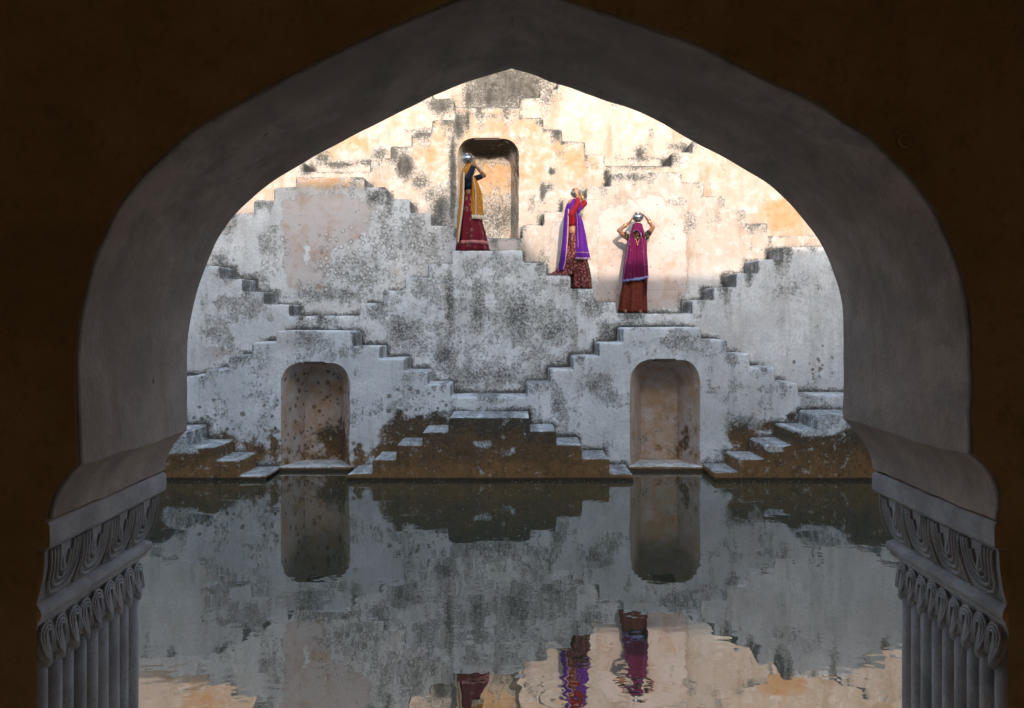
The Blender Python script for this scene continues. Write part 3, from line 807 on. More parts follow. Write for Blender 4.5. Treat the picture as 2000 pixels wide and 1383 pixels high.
# --- tier 2
c2 = [(-100, 270, 520), (270, 428, 519.5), (428, 473, 544), (473, 516, 569), (516, 564.5, 594), (564.5, 703, 617), (703, 748, 592), (748, 792, 567), (792, 836, 541.5), (836, 882, 514.5), (882, 1022, 489.5), (1022, 1068, 513), (1068, 1114.5, 538.5), (1114.5, 1159.5, 564.5), (1159.5, 1205, 590.5), (1205, 1350, 612),
      (1350, 1394, 586), (1394, 1437, 561.5), (1437, 1480.5, 533), (1480.5, 1527, 506), (1527, 1680, 482.5), (1680, 1725, 506), (1725, 1770, 533), (1770, 2080, 560)]
build_tier(2, c2, Z(800, D2), [(270, 564.5, 'stair_wall', 'flaking white stair wall at the left, steps going down right above the left niche', 'stairs'),
                        (564.5, 703, 'stone_ledge', 'brownish plaster ledge on top of the left niche wall', 'ledge'),
                        (703, 1205, 'stair_pyramid', 'mould mottled middle stair pyramid that carries two of the women', 'stairs'),
                        (1205, 1350, 'stone_ledge', 'grey plaster ledge under the woman in the magenta veil', 'ledge'),
                        (1350, 1770, 'stair_wall', 'pale stair wall at the right with dark risers stepping up beside the arch', 'stairs'),
                        (-100, 270, 'wall_end', 'white wall end hidden behind the left of the arch', 'wall'), (1770, 2080, 'wall_end', 'white wall end hidden behind the right of the arch', 'wall')])
# --- tier 3
c3 = [(-60, 365, 464), (365, 408, 464), (408, 452, 441), (452, 494.5, 417), (494.5, 536, 391), (536, 577, 366), (577, 713, 346), (713, 755, 366), (755, 801, 390), (801, 842, 417), (842, 886, 441), (886, 1020, 464.5), (1020, 1062, 439.5), (1062, 1099, 413.5), (1099, 1146, 387.5), (1146, 1193, 364), (1193, 1331.5, 336.5),
      (1331.5, 1375, 356), (1375, 1415.5, 383), (1415.5, 1458, 408), (1458, 1500, 435.5), (1500, 1640, 461), (1640, 1690, 435), (1690, 2060, 410)]
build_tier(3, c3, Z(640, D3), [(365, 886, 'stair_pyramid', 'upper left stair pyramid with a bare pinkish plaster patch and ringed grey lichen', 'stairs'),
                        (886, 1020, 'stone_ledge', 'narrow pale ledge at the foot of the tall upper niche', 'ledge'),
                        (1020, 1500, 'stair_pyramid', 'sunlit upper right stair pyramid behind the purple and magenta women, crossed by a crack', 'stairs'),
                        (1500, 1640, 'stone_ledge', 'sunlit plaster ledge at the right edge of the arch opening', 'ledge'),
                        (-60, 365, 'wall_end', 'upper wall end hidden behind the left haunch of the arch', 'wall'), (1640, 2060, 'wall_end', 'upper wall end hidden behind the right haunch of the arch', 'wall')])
# --- tier 4
c4 = [(0, 430, 230), (430, 470, 252), (470, 510, 272), (510, 552, 294), (552, 594, 316), (594, 723, 335), (723, 762, 308.5), (762, 804, 285), (804, 843, 258), (843, 888, 234), (888, 1015, 210.5), (1015, 1062, 230), (1062, 1099, 252), (1099, 1143, 276.5), (1143, 1182, 302), (1182, 1311, 323),
      (1311, 1351, 297.5), (1351, 1392, 275), (1392, 1435, 250), (1435, 1475, 225), (1475, 2050, 205)]
n4 = [dict(box=(X(892, D4), X(1013.5, D4), Z(470, D4), Z(271, D4), .30), depth=.55, thing=1, lintel=(927, 976), paint=paint_high, narrow=.25)]
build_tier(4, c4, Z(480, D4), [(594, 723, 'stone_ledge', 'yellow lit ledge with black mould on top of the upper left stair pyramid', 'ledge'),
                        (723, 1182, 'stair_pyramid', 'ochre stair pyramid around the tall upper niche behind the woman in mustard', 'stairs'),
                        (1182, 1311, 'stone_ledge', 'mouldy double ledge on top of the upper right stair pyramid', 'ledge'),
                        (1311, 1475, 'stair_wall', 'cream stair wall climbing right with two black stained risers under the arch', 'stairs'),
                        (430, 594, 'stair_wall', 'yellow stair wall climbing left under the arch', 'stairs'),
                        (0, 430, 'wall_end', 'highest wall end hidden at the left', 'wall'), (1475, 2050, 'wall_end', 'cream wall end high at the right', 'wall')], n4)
# --- tier 5 and the wall behind
c5 = [(40, 640, 80), (640, 680, 105), (680, 722, 127), (722, 765, 148), (765, 806, 170), (806, 845, 182), (845, 888, 192), (888, 1015, 209), (1015, 1054, 191), (1054, 1089, 173.5), (1089, 1130, 152), (1130, 1172, 130), (1172, 1215, 105), (1215, 2000, 80)]
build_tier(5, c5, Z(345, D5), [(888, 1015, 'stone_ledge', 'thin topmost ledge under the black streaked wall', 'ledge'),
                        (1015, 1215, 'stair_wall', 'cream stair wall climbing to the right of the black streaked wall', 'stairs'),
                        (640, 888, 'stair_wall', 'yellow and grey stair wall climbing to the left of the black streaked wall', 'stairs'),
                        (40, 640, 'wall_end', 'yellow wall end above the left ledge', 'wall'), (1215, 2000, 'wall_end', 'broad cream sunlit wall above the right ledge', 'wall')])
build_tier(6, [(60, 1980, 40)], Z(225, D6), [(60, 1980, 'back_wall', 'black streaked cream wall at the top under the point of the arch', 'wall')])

# cracks in the plaster: thin dark open joints
def crack(parent_label, li, pts, w=.003):
    D = DEP[li]
    P = resample([(X(a, D), Z(b, D)) for a, b in pts], .03)
    V = np.array([(p[0]+random.uniform(-.006, .006), D, p[1]+random.uniform(-.006, .006)) for p in P])
    Vd = displace(V); mb = MB()
    mb.tube([(v[0], v[1]+w*.35, v[2]) for v in Vd], [w*random.uniform(.35, .9) for _ in Vd], 5)
    root = next(o for o in bpy.data.objects if o.get('label') == parent_label)
    return mb.obj('crack', M['crack'], root)
R3 = 'sunlit upper right stair pyramid behind the purple and magenta women, crossed by a crack'
crack(R3, 3, [(1146, 391), (1185, 388), (1215, 379), (1232, 386), (1262, 418), (1285, 443), (1300, 461), (1320, 473), (1340, 483), (1346, 500), (1343, 540), (1340, 560)])
crack(R3, 3, [(1345, 556), (1335, 580), (1322, 600)], .003)
crack(R3, 3, [(1157, 535), (1175, 552), (1186, 570), (1190, 590)], .003)
crack(R3, 3, [(1240, 566), (1330, 566)], .002)
crack('broad cream sunlit wall above the right ledge', 5, [(1270, 262), (1274, 290), (1278, 300)], .004)
crack('upper left stair pyramid with a bare pinkish plaster patch and ringed grey lichen', 3, [(740, 382), (746, 410), (745, 434), (722, 442), (690, 462), (664, 478), (650, 500)], .003)
crack('cream stair wall climbing to the right of the black streaked wall', 5, [(1062, 232), (1074, 218), (1090, 205), (1093, 188)], .003)

# side walls of the well, water, pool bed, ground around
for s, nm in ((-1, 'left'), (1, 'right')):
    mb = MB(); mb.box((s*9.2, 4.6, -.8) if s > 0 else (-9.8, 4.6, -.8), (9.8, 20.5, 8.3) if s > 0 else (-9.2, 20.5, 8.3))
    tag(mb.obj('side_wall', M['wallpale'], None, False), 'plain pale wall closing the '+nm+' side of the stepwell', 'wall')
nx = 2
wm = mesh('water', [(-9.5, 3.0, 0), (9.5, 3.0, 0), (9.5, 16, 0), (-9.5, 16, 0)], [(0, 1, 2, 3)], False)
tag(link('water', wm, M['water']), kind='structure')
fm = MB()
for k in range(420):
    if k < 260:
        fx = random.uniform(-6.5, 6.5); fy = 14.05-abs(random.gauss(0, .16)); fx += 0
    else:
        fx = random.uniform(-4, 4); fy = random.uniform(6.2, 13.5)
    q = random.uniform(.006, .018); a = random.uniform(0, PI); ca, sa = math.cos(a)*q, math.sin(a)*q
    fm.add([(fx-ca, fy-sa, .003), (fx+sa*.5, fy-ca*.5, .004), (fx+ca, fy+sa, .007), (fx-sa*.5, fy+ca*.5, .005)], [(0, 1, 2, 3)])
tag(fm.obj('floating_debris', mat_plain('dry_leaf_bits', (.30, .25, .17), .8), None, False), kind='stuff')
gm = mesh('pool_bed', [(-9.5, 3.0, -.65), (9.5, 3.0, -.65), (9.5, 16, -.65), (-9.5, 16, -.65)], [(0, 1, 2, 3)], False)
tag(link('pool_bed', gm, M['ground']), kind='structure')
xo, yo0, yo1 = 9.79, -6.4, 20.3
gv = [(-400, -400, 8.2), (400, -400, 8.2), (400, 400, 8.2), (-400, 400, 8.2), (-xo, yo0, 8.2), (xo, yo0, 8.2), (xo, yo1, 8.2), (-xo, yo1, 8.2)]
gm = mesh('ground', gv, [(0, 1, 5, 4), (1, 2, 6, 5), (2, 3, 7, 6), (3, 0, 4, 7)], False)
tag(link('ground', gm, M['ground']), kind='structure')

# ------------------------------------------------------------------ the archway and the dark hall
DN, DF = 3.36, 4.5
FLOOR = .42
left = [(1000, 135), (930, 157), (872, 180), (794, 214), (707, 256), (650, 287), (594, 318), (536, 353), (497, 387), (463, 421), (428, 466), (405, 518), (388, 567), (375, 619), (368, 674), (366, 723), (366.5, 780), (368.5, 838)]
right = [(1000, 135), (1045, 149), (1089, 165), (1170, 193), (1250, 222), (1300, 247), (1345, 272), (1410, 307), (1477, 347), (1508, 369), (1547, 406), (1582, 452), (1606, 494), (1623, 537), (1635, 578), (1642, 622), (1646, 711), (1646, 770), (1644.5, 820)]
def smooth(pts, m):
    """Catmull-Rom through the points"""
    P = [np.array(p, float) for p in pts]; P = [2*P[0]-P[1]]+P+[2*P[-1]-P[-2]]; out = []
    for i in range(1, len(P)-2):
        for k in range(m):
            t = k/m
            out.append(.5*((2*P[i])+(-P[i-1]+P[i+1])*t+(2*P[i-1]-5*P[i]+4*P[i+1]-P[i+2])*t*t+(-P[i-1]+3*P[i]-3*P[i+1]+P[i+2])*t**3))
    out.append(P[-2]); return out
Lp = [(X(a, DF), Z(b, DF)) for a, b in smooth(left, 4)]
Rp = [(X(a, DF), Z(b, DF)) for a, b in smooth(right, 4)]
XL, XR = -1.644, 1.712          # faces of the abaci towards the opening
ABT = 1.715
def flare(p, xa):
    x0, z0 = p; out = []
    for k in range(1, 7):
        t = k/6; out.append((x0+(xa-x0)*(1-(1-t)**1.9), z0+(ABT-z0)*t))
    return out
archp = list(reversed(flare(Lp[-1], XL)))+list(reversed(Lp))+Rp[1:]+flare(Rp[-1], XR)
archp = [np.array(p) for p in archp]
A = thing('archway', 'dark pointed arch framing the view from inside the hall', 'archway', (0, DN, FLOOR))
# soffit with softly rounded edges
P = np.array(resample([tuple(p) for p in archp], .04)); n = len(P)
T = np.gradient(P, axis=0); T /= np.linalg.norm(T, axis=1)[:, None]; N = np.stack([T[:, 1], -T[:, 0]], 1)   # into the opening
if (N[n//2] @ np.array((0, -1))) < 0: N = -N
rr = .014; V = []; Fc = []
ys = [(DN, rr), (DN+rr*.3, rr*.3), (DN+rr, 0)]+[(DN+rr+(DF-DN-2*rr)*k/22, 0) for k in range(1, 22)]+[(DF-rr, 0), (DF-rr*.3, rr*.3), (DF, rr)]
for y, off in ys:
    for p in P-N*off: V.append((p[0], y, p[1]))
for k in range(len(ys)-1):
    for i in range(n-1): Fc.append((k*n+i, (k+1)*n+i, (k+1)*n+i+1, k*n+i+1))
V = np.array(V)
V[:, 0] += np.where(V[:, 0] > 0, .036*np.clip((V[:, 2]-ABT)/.19, 0, 1)*V[:, 0]*(DF-V[:, 1])/(DF-DN), 0)
V = displace(V, .013)
sme = mesh('soffit', V, Fc)
sme.set_sharp_from_angle(angle=math.radians(17))
link('soffit', sme, M['arch'], A)
# inner and outer faces: sheets with the opening cut out
def face(name, y, mat, flip, x0, x1, ztop, parent, grid=.25):
    o = P-N*rr; LW = .24 if flip else .048
    if not flip: o = np.stack([o[:, 0]*np.where(o[:, 0] > 0, 1+.036*np.clip((o[:, 1]-ABT)/.19, 0, 1), 1.0), o[:, 1]], 1)
    pts = [(x0, FLOOR-1.8 if flip else FLOOR), (XL-LW, FLOOR-1.8 if flip else FLOOR), (XL-LW, ABT-.05), (o[0][0]-.03, ABT-.05)]+[tuple(p) for p in o]+[(o[-1][0]+.03, ABT-.05), (XR+LW, ABT-.05), (XR+LW, FLOOR-1.8 if flip else FLOOR), (x1, FLOOR-1.8 if flip else FLOOR)]
    top = ztop if isinstance(ztop, list) else [(x1, ztop), (x0, ztop)]
    pts = pts+top
    poly = list(pts); m = len(pts)
    cand = []
    zm = max(p[1] for p in pts)
    for gx in np.arange(x0+.1, x1, grid):
        for gz in np.arange(FLOOR-1.7, zm, grid): cand.append((gx+random.uniform(-.05, .05), gz+random.uniform(-.05, .05)))
    cand = np.array(cand); ok = inpoly(cand[:, 0], cand[:, 1], poly)
    allp = [Vector(p) for p in pts]+[Vector(p) for p in cand[ok]]
    vo, eo, fo, *_ = geometry.delaunay_2d_cdt(allp, [(i, (i+1) % m) for i in range(m)], [], 0, 1e-6)
    vo = np.array([(v.x, v.y) for v in vo]); tri = np.array(fo); c = vo[tri].mean(1); tri = tri[inpoly(c[:, 0], c[:, 1], poly)]
    V = np.stack([vo[:, 0], np.full(len(vo), y), vo[:, 1]], 1)
    V = displace(V, .010)
    f = [tuple(t) for t in tri]
    return link(name, mesh(name, V, f), mat, parent)
face('inner_wall', DN, M['hall'], False, -5.2, 5.2, 5.4, A)
# facade with its parapet, higher over the left half (unseen, its profile shaped to shade the lower far side)
def roof(x):   # height of the parapet
    t = min(1, max(0, (x-.95)/1.5)); t = t*t*(3-2*t)
    return 10.80*(1-t)+9.14*t
prof = [(x, roof(x)) for x in np.arange(9.4, -9.41, -.2)]
face('facade', DF, M['wallpale'], True, -9.4, 9.4, prof, A, .5)
# parapet coping and roof slab behind it
V = []; Fc = []
xs = np.arange(-9.4, 9.41, .2)
for x in xs:
    z = roof(x); V += [(x, DF-.01, z-.25), (x, DF+.10, z-.12), (x, DF+.10, z), (x, DF-.35, z), (x, DF-.35, z-1.0), (x, -6.3, z-1.0)]
for i in range(len(xs)-1):
    for j in range(5): Fc.append((i*6+j, (i+1)*6+j, (i+1)*6+j+1, i*6+j+1))
link('parapet', mesh('parapet', V, Fc, False), M['wallpale'], A)
# unseen small domed kiosk, added on the roof to shade the woman in mustard
K = thing('added_kiosk', 'unseen domed kiosk added on the pavilion roof for its shadow', 'kiosk', (.75, 4.05, roof(.75)-.05))
mb = MB(); mb.lathe([(.5, 0), (.5, .10), (.46, .12), (.47, .22), (.45, .34), (.38, .46), (.26, .55), (.1, .60), (.03, .66), (.0, .72)], (.75, 4.15, roof(.75)-.06)); mb.obj('dome', M['wallpale'], K)

# hall
hm = MB()
def room(name, a, b, kind='structure'):
    q = MB(); q.box(a, b); o = q.obj(name, M['hallpale'], None, False); tag(o, kind=kind); return o
room('floor', (-4.4, -2.2, FLOOR-.3), (4.4, DF+.01, FLOOR))
room('ceiling', (-4.4, -2.2, 4.6), (4.4, DN-.02, 4.9))
for s in (-1, 1):
    a = 3.8*s; b = 4.2*s
    room('hall_side_wall', (min(a, b), -2.2, FLOOR), (max(a, b), DN-.02, 4.6))
room('hall_end_wall', (-3.8, -2.1, FLOOR), (3.8, -1.8, 4.6))
# iron ring on the inner wall
rg = MB(); c = Vector((X(1763, DN), DN-.02, Z(277, DN)))
rg.tube([c+Vector((.022*math.cos(a), -.008, .022*math.sin(a))) for a in np.linspace(0, 2*PI, 17)], .005, 6)
tag(rg.obj('wall_ring', M['hall'], None), 'small iron ring on the dark wall right of the arch', 'ring')
# hairline crack at the crown of the soffit
crk = MB(); crk.tube([(.006*math.sin(k*1.9)+.004*math.sin(k*4.3), DN+.03+k*.03, Z(135, DF)-.004) for k in range(16)], .0014, 5); crk.obj('crack', M['crack'], A)

# ------------------------------------------------------------------ carved piers
def pier(s, xa, label):
    """s: direction from the pier towards the opening; xa: abacus face"""
    R = thing('pier', label, 'pier', (xa-s*.4, .5*(DN+DF), FLOOR))
    xb = xa-s*1.0
    def ring_loft(name, prof, mat=M['stone'], far=1.0, near=-.003):
        """prof: (inset, z) going down; rectangle inset on three sides"""
        V = []; Fc = []
        for ins, z in prof:
            pts = []
            x1 = xa-s*ins; y0 = DN+(near if near > 0 else ins*.75); y1 = DF-ins*far
            m = 24
            pts += [(xb, y0)]
            for k in range(m+1): pts.append((x1, y0+(y1-y0)*k/m))
            pts += [(xb, y1)]
            for x_, y_ in pts: V.append((x_, y_, z))
        q = len(V)//len(prof)
        for j in range(len(prof)-1):
            for i in range(q-1):
                f = (j*q+i, j*q+i+1, (j+1)*q+i+1, (j+1)*q+i); Fc.append(f if s > 0 else f[::-1])
        Va = displace(np.array(V), .004)
        me = mesh(name, Va, Fc); 
        me.set_sharp_from_angle(angle=math.radians(35))
        me.materials.append(mat); me.materials.append(M['hall'])
        for pg in me.polygons:
            if pg.center.y < DN+.14 and abs(pg.normal.y) > .6 and abs(pg.normal.x) < .4: pg.material_index = 1
        return link(name, me, mat, R)
    zt, z1, z2, z3 = ABT-.012, 1.607, 1.392, 1.318
    ring_loft('abacus', [(.9, zt), (.012, zt), (.002, zt-.010), (0, zt-.02), (0, z1+.012), (.006, z1+.004), (.02, z1), (.9, z1-.001)])
    cy = [(.02, z1+.004), (.020, z1-.006), (.030, z1-.010)]
    def cyma(z):
        t = (z1-z)/(z1-z2); return .028+.050*(t**1.7)+.006*math.sin(t*PI)*-1
    for k in range(10):
        z = z1-.012-(z1-z2-.02)*k/9; cy.append((cyma(z), z))
    ring_loft('carved_band', cy+[(.088, z2)])
    ring_loft('moulding', [(.080, z2+.006), (.066, z2-.002), (.050, z2-.014), (.046, z2-.030), (.052, z2-.046), (.066, z2-.058), (.070, z3), (.088, z3-.004)])
    ring_loft('shaft', [(.085, z3+.01), (.088, z3-.02), (.100, z3-.10), (.125, z3-.2), (.125, FLOOR)], far=1.35, near=.075)
    # carved scrolls on the band: nested loops of raised fillets
    nm = 4
    L0, L1 = DN+.05, DF-.05; w = (L1-L0)/nm
    for i in range(nm):
        c = L0+w*(i+.5)
        sc = None
        for j, (hw, dz) in enumerate(((.105, .0), (.080, .026), (.056, .052), (.032, .080))):
            pts = []
            top = z1-.012; bot = z2+.022+dz
            zc = bot+hw*.85
            for k in range(6):
                z = top+(zc-top)*k/5; lean = (top-z)*.18; pts.append((c-hw-.02+lean*.5, z))
            for k in range(1, 10):
                a = PI+PI*k/10; pts.append((c+hw*math.cos(a)-.01, zc+hw*.85*math.sin(a)))
            for k in range(6):
                z = zc+(top-zc)*k/5*(1.0 if j < 3 else .55); pts.append((c+hw-.01+(z-zc)*.22*(1 if j else .6), z))
            P3 = [(xa-s*(cyma(z)-.003), y, z) for y, z in pts]
            mb = MB(); mb.tube(P3, [.0085]*len(P3), 7)
            if j == 0: sc = mb.obj('scroll', M['stone'], R)
            else: mb.obj('scroll_fillet', M['stone'], sc)
        mb = MB(); mb.ball((xa-s*(cyma(z2+.115)-.002), c-.008, z2+.118), (.010, .014, .040)); mb.obj('scroll_bud', M['stone'], sc)
        # spandrel dart between scrolls
        mb = MB(); y = c+w/2
        mb.tube([(xa-s*(cyma(z)-.001), y+.012*math.sin((z1-z)*9), z) for z in np.linspace(z1-.012, z2+.014, 9)], [.010, .010, .009, .008, .007, .007, .008, .010, .010], 6); mb.obj('dart', M['stone'], sc)
    # reeds of the shaft with a curled leaf on top of each
    nr = 9; y0, y1 = DN+.085, DF-.11; wr = (y1-y0)/nr
    reed_me = None; leaf_me = None
    def reed_mesh():
        m = MB(); pr = [wr*.47]*2
        m.tube([(0, 0, FLOOR-.001), (0, 0, FLOOR+.2), (0, 0, .95), (0, 0, z3-.06)], [wr*.47]*4, 16); return m
    def leaf_mesh():
        m = MB(); hw = wr*.46
        # hanging leaf: swelling out and hooking at its tip
        pts = [(0, 0, z3-.005), (.012*s, 0, z3-.03), (.024*s, 0, z3-.07), (.036*s, .004, z3-.115), (.046*s, .012, z3-.150), (.050*s, .026, z3-.172), (.046*s, .042, z3-.178)]
        m.tube(pts, [hw*.8, hw*.95, hw*.92, hw*.8, hw*.62, hw*.40, hw*.15], 12)
        for j, q in enumerate((.98, .68, .40)):
            arc = []
            for k in range(15):
                t = k/14; a = PI*t
                zz = z3-.055+.045*q*math.sin(a); yy = hw*q*math.cos(a)
                if t < .02: pass
                arc.append((s*(.030+hw*.62+.004*j), yy, zz))
            tail = [(s*(.038+hw*.62), hw*q*.95, z3-.09), (s*(.046+hw*.5), hw*q*.75+.006, z3-.13)]
            tail2 = [(s*(.038+hw*.62), -hw*q*.95, z3-.09), (s*(.046+hw*.5), -hw*q*.6+.010, z3-.13), (s*(.052+hw*.3), -hw*q*.1+.022, z3-.160)]
            m.tube(tail[::-1]+arc+tail2, .0062, 6)
        return m
    rm = reed_mesh(); lm = leaf_mesh()
    rme = mesh('reed', rm.V, rm.F); lme = mesh('leaf', lm.V, lm.F)
    rme.materials.append(M['stone']); lme.materials.append(M['stone'])
    for i in range(nr):
        y = y0+wr*(i+.5)
        for nm_, me in (('reed', rme), ('leaf', lme)):
            o = bpy.data.objects.new(nm_, me); COL.objects.link(o); o.parent = R
            o.matrix_parent_inverse = Matrix.Translation(R.location).inverted()
            o.location = (xa-s*(.125 if nm_ == 'reed' else .135)+random.uniform(-.003, .003), y+random.uniform(-.004, .004), 0)
            o.scale = (1, random.uniform(.94, 1.05), random.uniform(.992, 1.006) if nm_ == 'leaf' else 1)
    return R
pier(1, XL, 'left carved pier with scrolled capital and reeded shaft under the arch')
pier(-1, XR, 'right carved pier with scrolled capital and reeded shaft under the arch')

# ------------------------------------------------------------------ people
SK = mat_skin('brown_skin', (.23, .105, .055))
SKL = mat_skin('light_brown_skin', (.36, .17, .09))
HAIR = mat_plain('black_hair', (.012, .010, .009), .5)
EYE = mat_plain('eye_white', (.6, .57, .52), .3); LIP = mat_plain('lips', (.25, .06, .05), .5)

def catmull_rows(rows, nu, nv):
    R = [np.array(r, float) for r in rows]
    k = max(len(r) for r in R)
    def interp(A_, m):
        A_ = np.asarray(A_, float); n_ = len(A_)
        if n_ == 2: return np.array([A_[0]+(A_[1]-A_[0])*t for t in np.linspace(0, 1, m)])
        E = np.concatenate([[2*A_[0]-A_[1]], A_, [2*A_[-1]-A_[-2]]])
        out = []
        for t in np.linspace(0, n_-1, m):
            i = min(int(t), n_-2); f = t-i; p0, p1, p2, p3 = E[i], E[i+1], E[i+2], E[i+3]
            out.append(.5*((2*p1)+(-p0+p2)*f+(2*p0-5*p1+4*p2-p3)*f*f+(-p0+3*p1-3*p2+p3)*f**3))
        return np.array(out)
    U = np.array([interp(r, nu) for r in R])
    return np.array([interp(U[:, j], nv) for j in range(nu)]).transpose(1, 0, 2)
def grid_normals(G):
    du = np.gradient(G, axis=1); dv = np.gradient(G, axis=0); n_ = np.cross(du, dv); return n_/(np.linalg.norm(n_, axis=2)[..., None]+1e-9)
def sheet(name, rows, mat, parent, nu=22, nv=30, folds=4, amp=.01, seed=0, thick=.004, grow=.5, hem=0.0):
    G = catmull_rows(rows, nu, nv); Nn = grid_normals(G)
    u = np.linspace(0, 1, nu)[None, :]; v = np.linspace(0, 1, nv)[:, None]
    ph = seed*1.7
    d = (np.sin(u*folds*2*PI+ph+v*1.3)+.5*np.sin(u*folds*3.7*PI+ph*2-v*2))*amp*(1-grow+grow*v)
    G = G+Nn*d[..., None]
    if hem: G[..., 2] += hem*v**8*np.sin(u*folds*2*PI+ph)
    V = G.reshape(-1, 3); Fc = [(i*nu+j, i*nu+j+1, (i+1)*nu+j+1, (i+1)*nu+j) for i in range(nv-1) for j in range(nu-1)]
    o = link(name, mesh(name, V, Fc), mat, parent)
    m = o.modifiers.new('t', 'SOLIDIFY'); m.thickness = thick; m.offset = 0
    return o, G
def ribbon(name, A_, B_, mat, parent, lift=(0, -.006, 0)):
    """band between two point rows"""
    A_ = np.asarray(A_)+np.array(lift); B_ = np.asarray(B_)+np.array(lift); n_ = len(A_)
    V = np.concatenate([A_, B_]); Fc = [(i, i+1, n_+i+1, n_+i) for i in range(n_-1)]
    o = link(name, mesh(name, V, Fc), mat, parent)
    m = o.modifiers.new('t', 'SOLIDIFY'); m.thickness = .004; m.offset = 0
    return o
def skirt(name, rings, mat, parent, folds=11, amp=.016, seed=0, nu=96, sub=5):
    """rings: (z, x centre, y centre, rx, ry) from the waist down"""
    R = np.array(rings, float); zs_ = []
    for i in range(len(R)-1):
        for k in range(sub): zs_.append(R[i]+(R[i+1]-R[i])*k/sub)
    zs_.append(R[-1]); zs_ = np.array(zs_); z0, z1_ = zs_[0, 0], zs_[-1, 0]
    V = []
    for z, cx, cy, rx, ry in zs_:
        t = (z0-z)/(z0-z1_)
        for k in range(nu):
            a = 2*PI*k/nu
            f = 1+amp/.2*t**.7*(math.sin(folds*a+seed)+.45*math.sin((folds*2+1)*a+seed*2+t)+.4*math.sin(5*a+seed*3))*(.4+.6*t)
            V.append((cx+rx*f*math.cos(a), cy+ry*f*math.sin(a), z+(0.006*math.sin(7*a+seed) if t > .98 else 0)))
    Fc = [(i*nu+k, (i+1)*nu+k, (i+1)*nu+(k+1) % nu, i*nu+(k+1) % nu) for i in range(len(zs_)-1) for k in range(nu)]
    o = link(name, mesh(name, V, Fc), mat, parent)
    m = o.modifiers.new('t', 'SOLIDIFY'); m.thickness = .006; m.offset = -1
    return o, np.array(V).reshape(len(zs_), nu, 3)

def hand(mb, wrist, palm, curl, side, up, size=1.0):
    """palm and five bent fingers; side = direction along the knuckles, curl = direction the fingers close towards"""
    w = Vector(wrist); p = Vector(palm); d = (p-w).normalized(); c = Vector(curl).normalized(); s = Vector(side).normalized()
    for k in (-1, -.33, .33, 1):
        mb.capsule(w+s*k*.014, p+s*k*.026, .015, .0125, 8)
    for k, L in zip((-1, -.36, .3, .95), (.060, .074, .080, .070)):
        b = p+s*k*.028
        j1 = b+(d*.8+c*.45).normalized()*L*.5*size; j2 = j1+(d*.45+c*.9).normalized()*L*.32*size; j3 = j2+(d*.1+c).normalized()*L*.25*size
        mb.capsule(b, j1, .0092, .0085, 7); mb.capsule(j1, j2, .0085, .0078, 7); mb.capsule(j2, j3, .0078, .0068, 7)
    t0 = w+(p-w)*.25+s*up*.022; t1 = t0+(s*up*.7+d*.6+c*.2).normalized()*.036; t2 = t1+(d*.7+c*.6+s*up*.2).normalized()*.028
    mb.capsule(t0, t1, .0125, .0105, 7); mb.capsule(t1, t2, .0105, .008, 7)

def pot(name, label, c, r, tilt, base, group=None):
    R = thing(name, label, 'water pot', base, group)
    rot = Matrix.Rotation(tilt, 3, 'Y')
    prof = [(0, -.80), (.42, -.80), (.50, -.78), (.72, -.62), (.93, -.30), (1.0, -.02), (.97, .18), (.84, .40), (.70, .52), (.58, .58), (.53, .63), (.54, .69), (.61, .75), (.68, .78), (.69, .80), (.65, .80), (.55, .73), (.47, .68), (.47, .63), (.50, .58), (.6, .5)]
    mb = MB(); mb.lathe([(a*r, b*r) for a, b in prof[:12]], c, rot, 36); mb.obj('body', M['steel'], R)
    mb = MB(); mb.lathe([(a*r, b*r) for a, b in prof[11:]], c, rot, 36); mb.obj('rim', M['steel'], R)
    mb = MB(); mb.lathe([(1.004*r*.93, -.31*r), (.955*r, -.285*r), (.948*r, -.27*r)], c, rot, 36); mb.obj('band', M['steel'], R)
    return R

def head(mb, c, f, size=1.0):
    """head with brow, nose, chin and ears; c centre, f facing direction (horizontal)"""
    f = Vector(f).normalized(); c = Vector(c); sd_ = f.cross(Vector((0, 0, 1)))
    mb.ball(c+Vector((0, 0, .022)), (.078, .078, .088)); mb.ball(c+f*-.018+Vector((0, 0, .02)), (.078, .078, .082))
    mb.ball(c+f*.024+Vector((0, 0, -.040)), (.055, .055, .072)); mb.ball(c+f*.052+Vector((0, 0, -.088)), .022)
    mb.capsule(c+f*.080+Vector((0, 0, .005)), c+f*.100+Vector((0, 0, -.032)), .009, .013, 8)
    mb.ball(c+f*.082+Vector((0, 0, -.060)), .013); mb.capsule(c+f*.073+sd_*.035+Vector((0, 0, .02)), c+f*.073-sd_*.035+Vector((0, 0, .02)), .010, .010, 8)
    for q in (-1, 1): mb.ball(c+sd_*q*.076+f*-.01+Vector((0, 0, -.015)), (.014, .014, .030))
def face_parts(c, f, body):
    f = Vector(f).normalized(); c = Vector(c); sd_ = f.cross(Vector((0, 0, 1)))
    for q in (-1, 1):
        m = MB(); m.ball(c+f*.069+sd_*q*.030+Vector((0, 0, .004)), .0115, nu=10, nv=7); m.obj('eye', EYE, body)
        m = MB(); m.ball(c+f*.0765+sd_*q*.030+Vector((0, 0, .004)), .006, nu=8, nv=6); m.obj('pupil', HAIR, body)
    m = MB(); m.capsule(c+f*.088+sd_*.018+Vector((0, 0, -.060)), c+f*.088-sd_*.018+Vector((0, 0, -.060)), .006, .006, 8); m.obj('mouth', LIP, body)

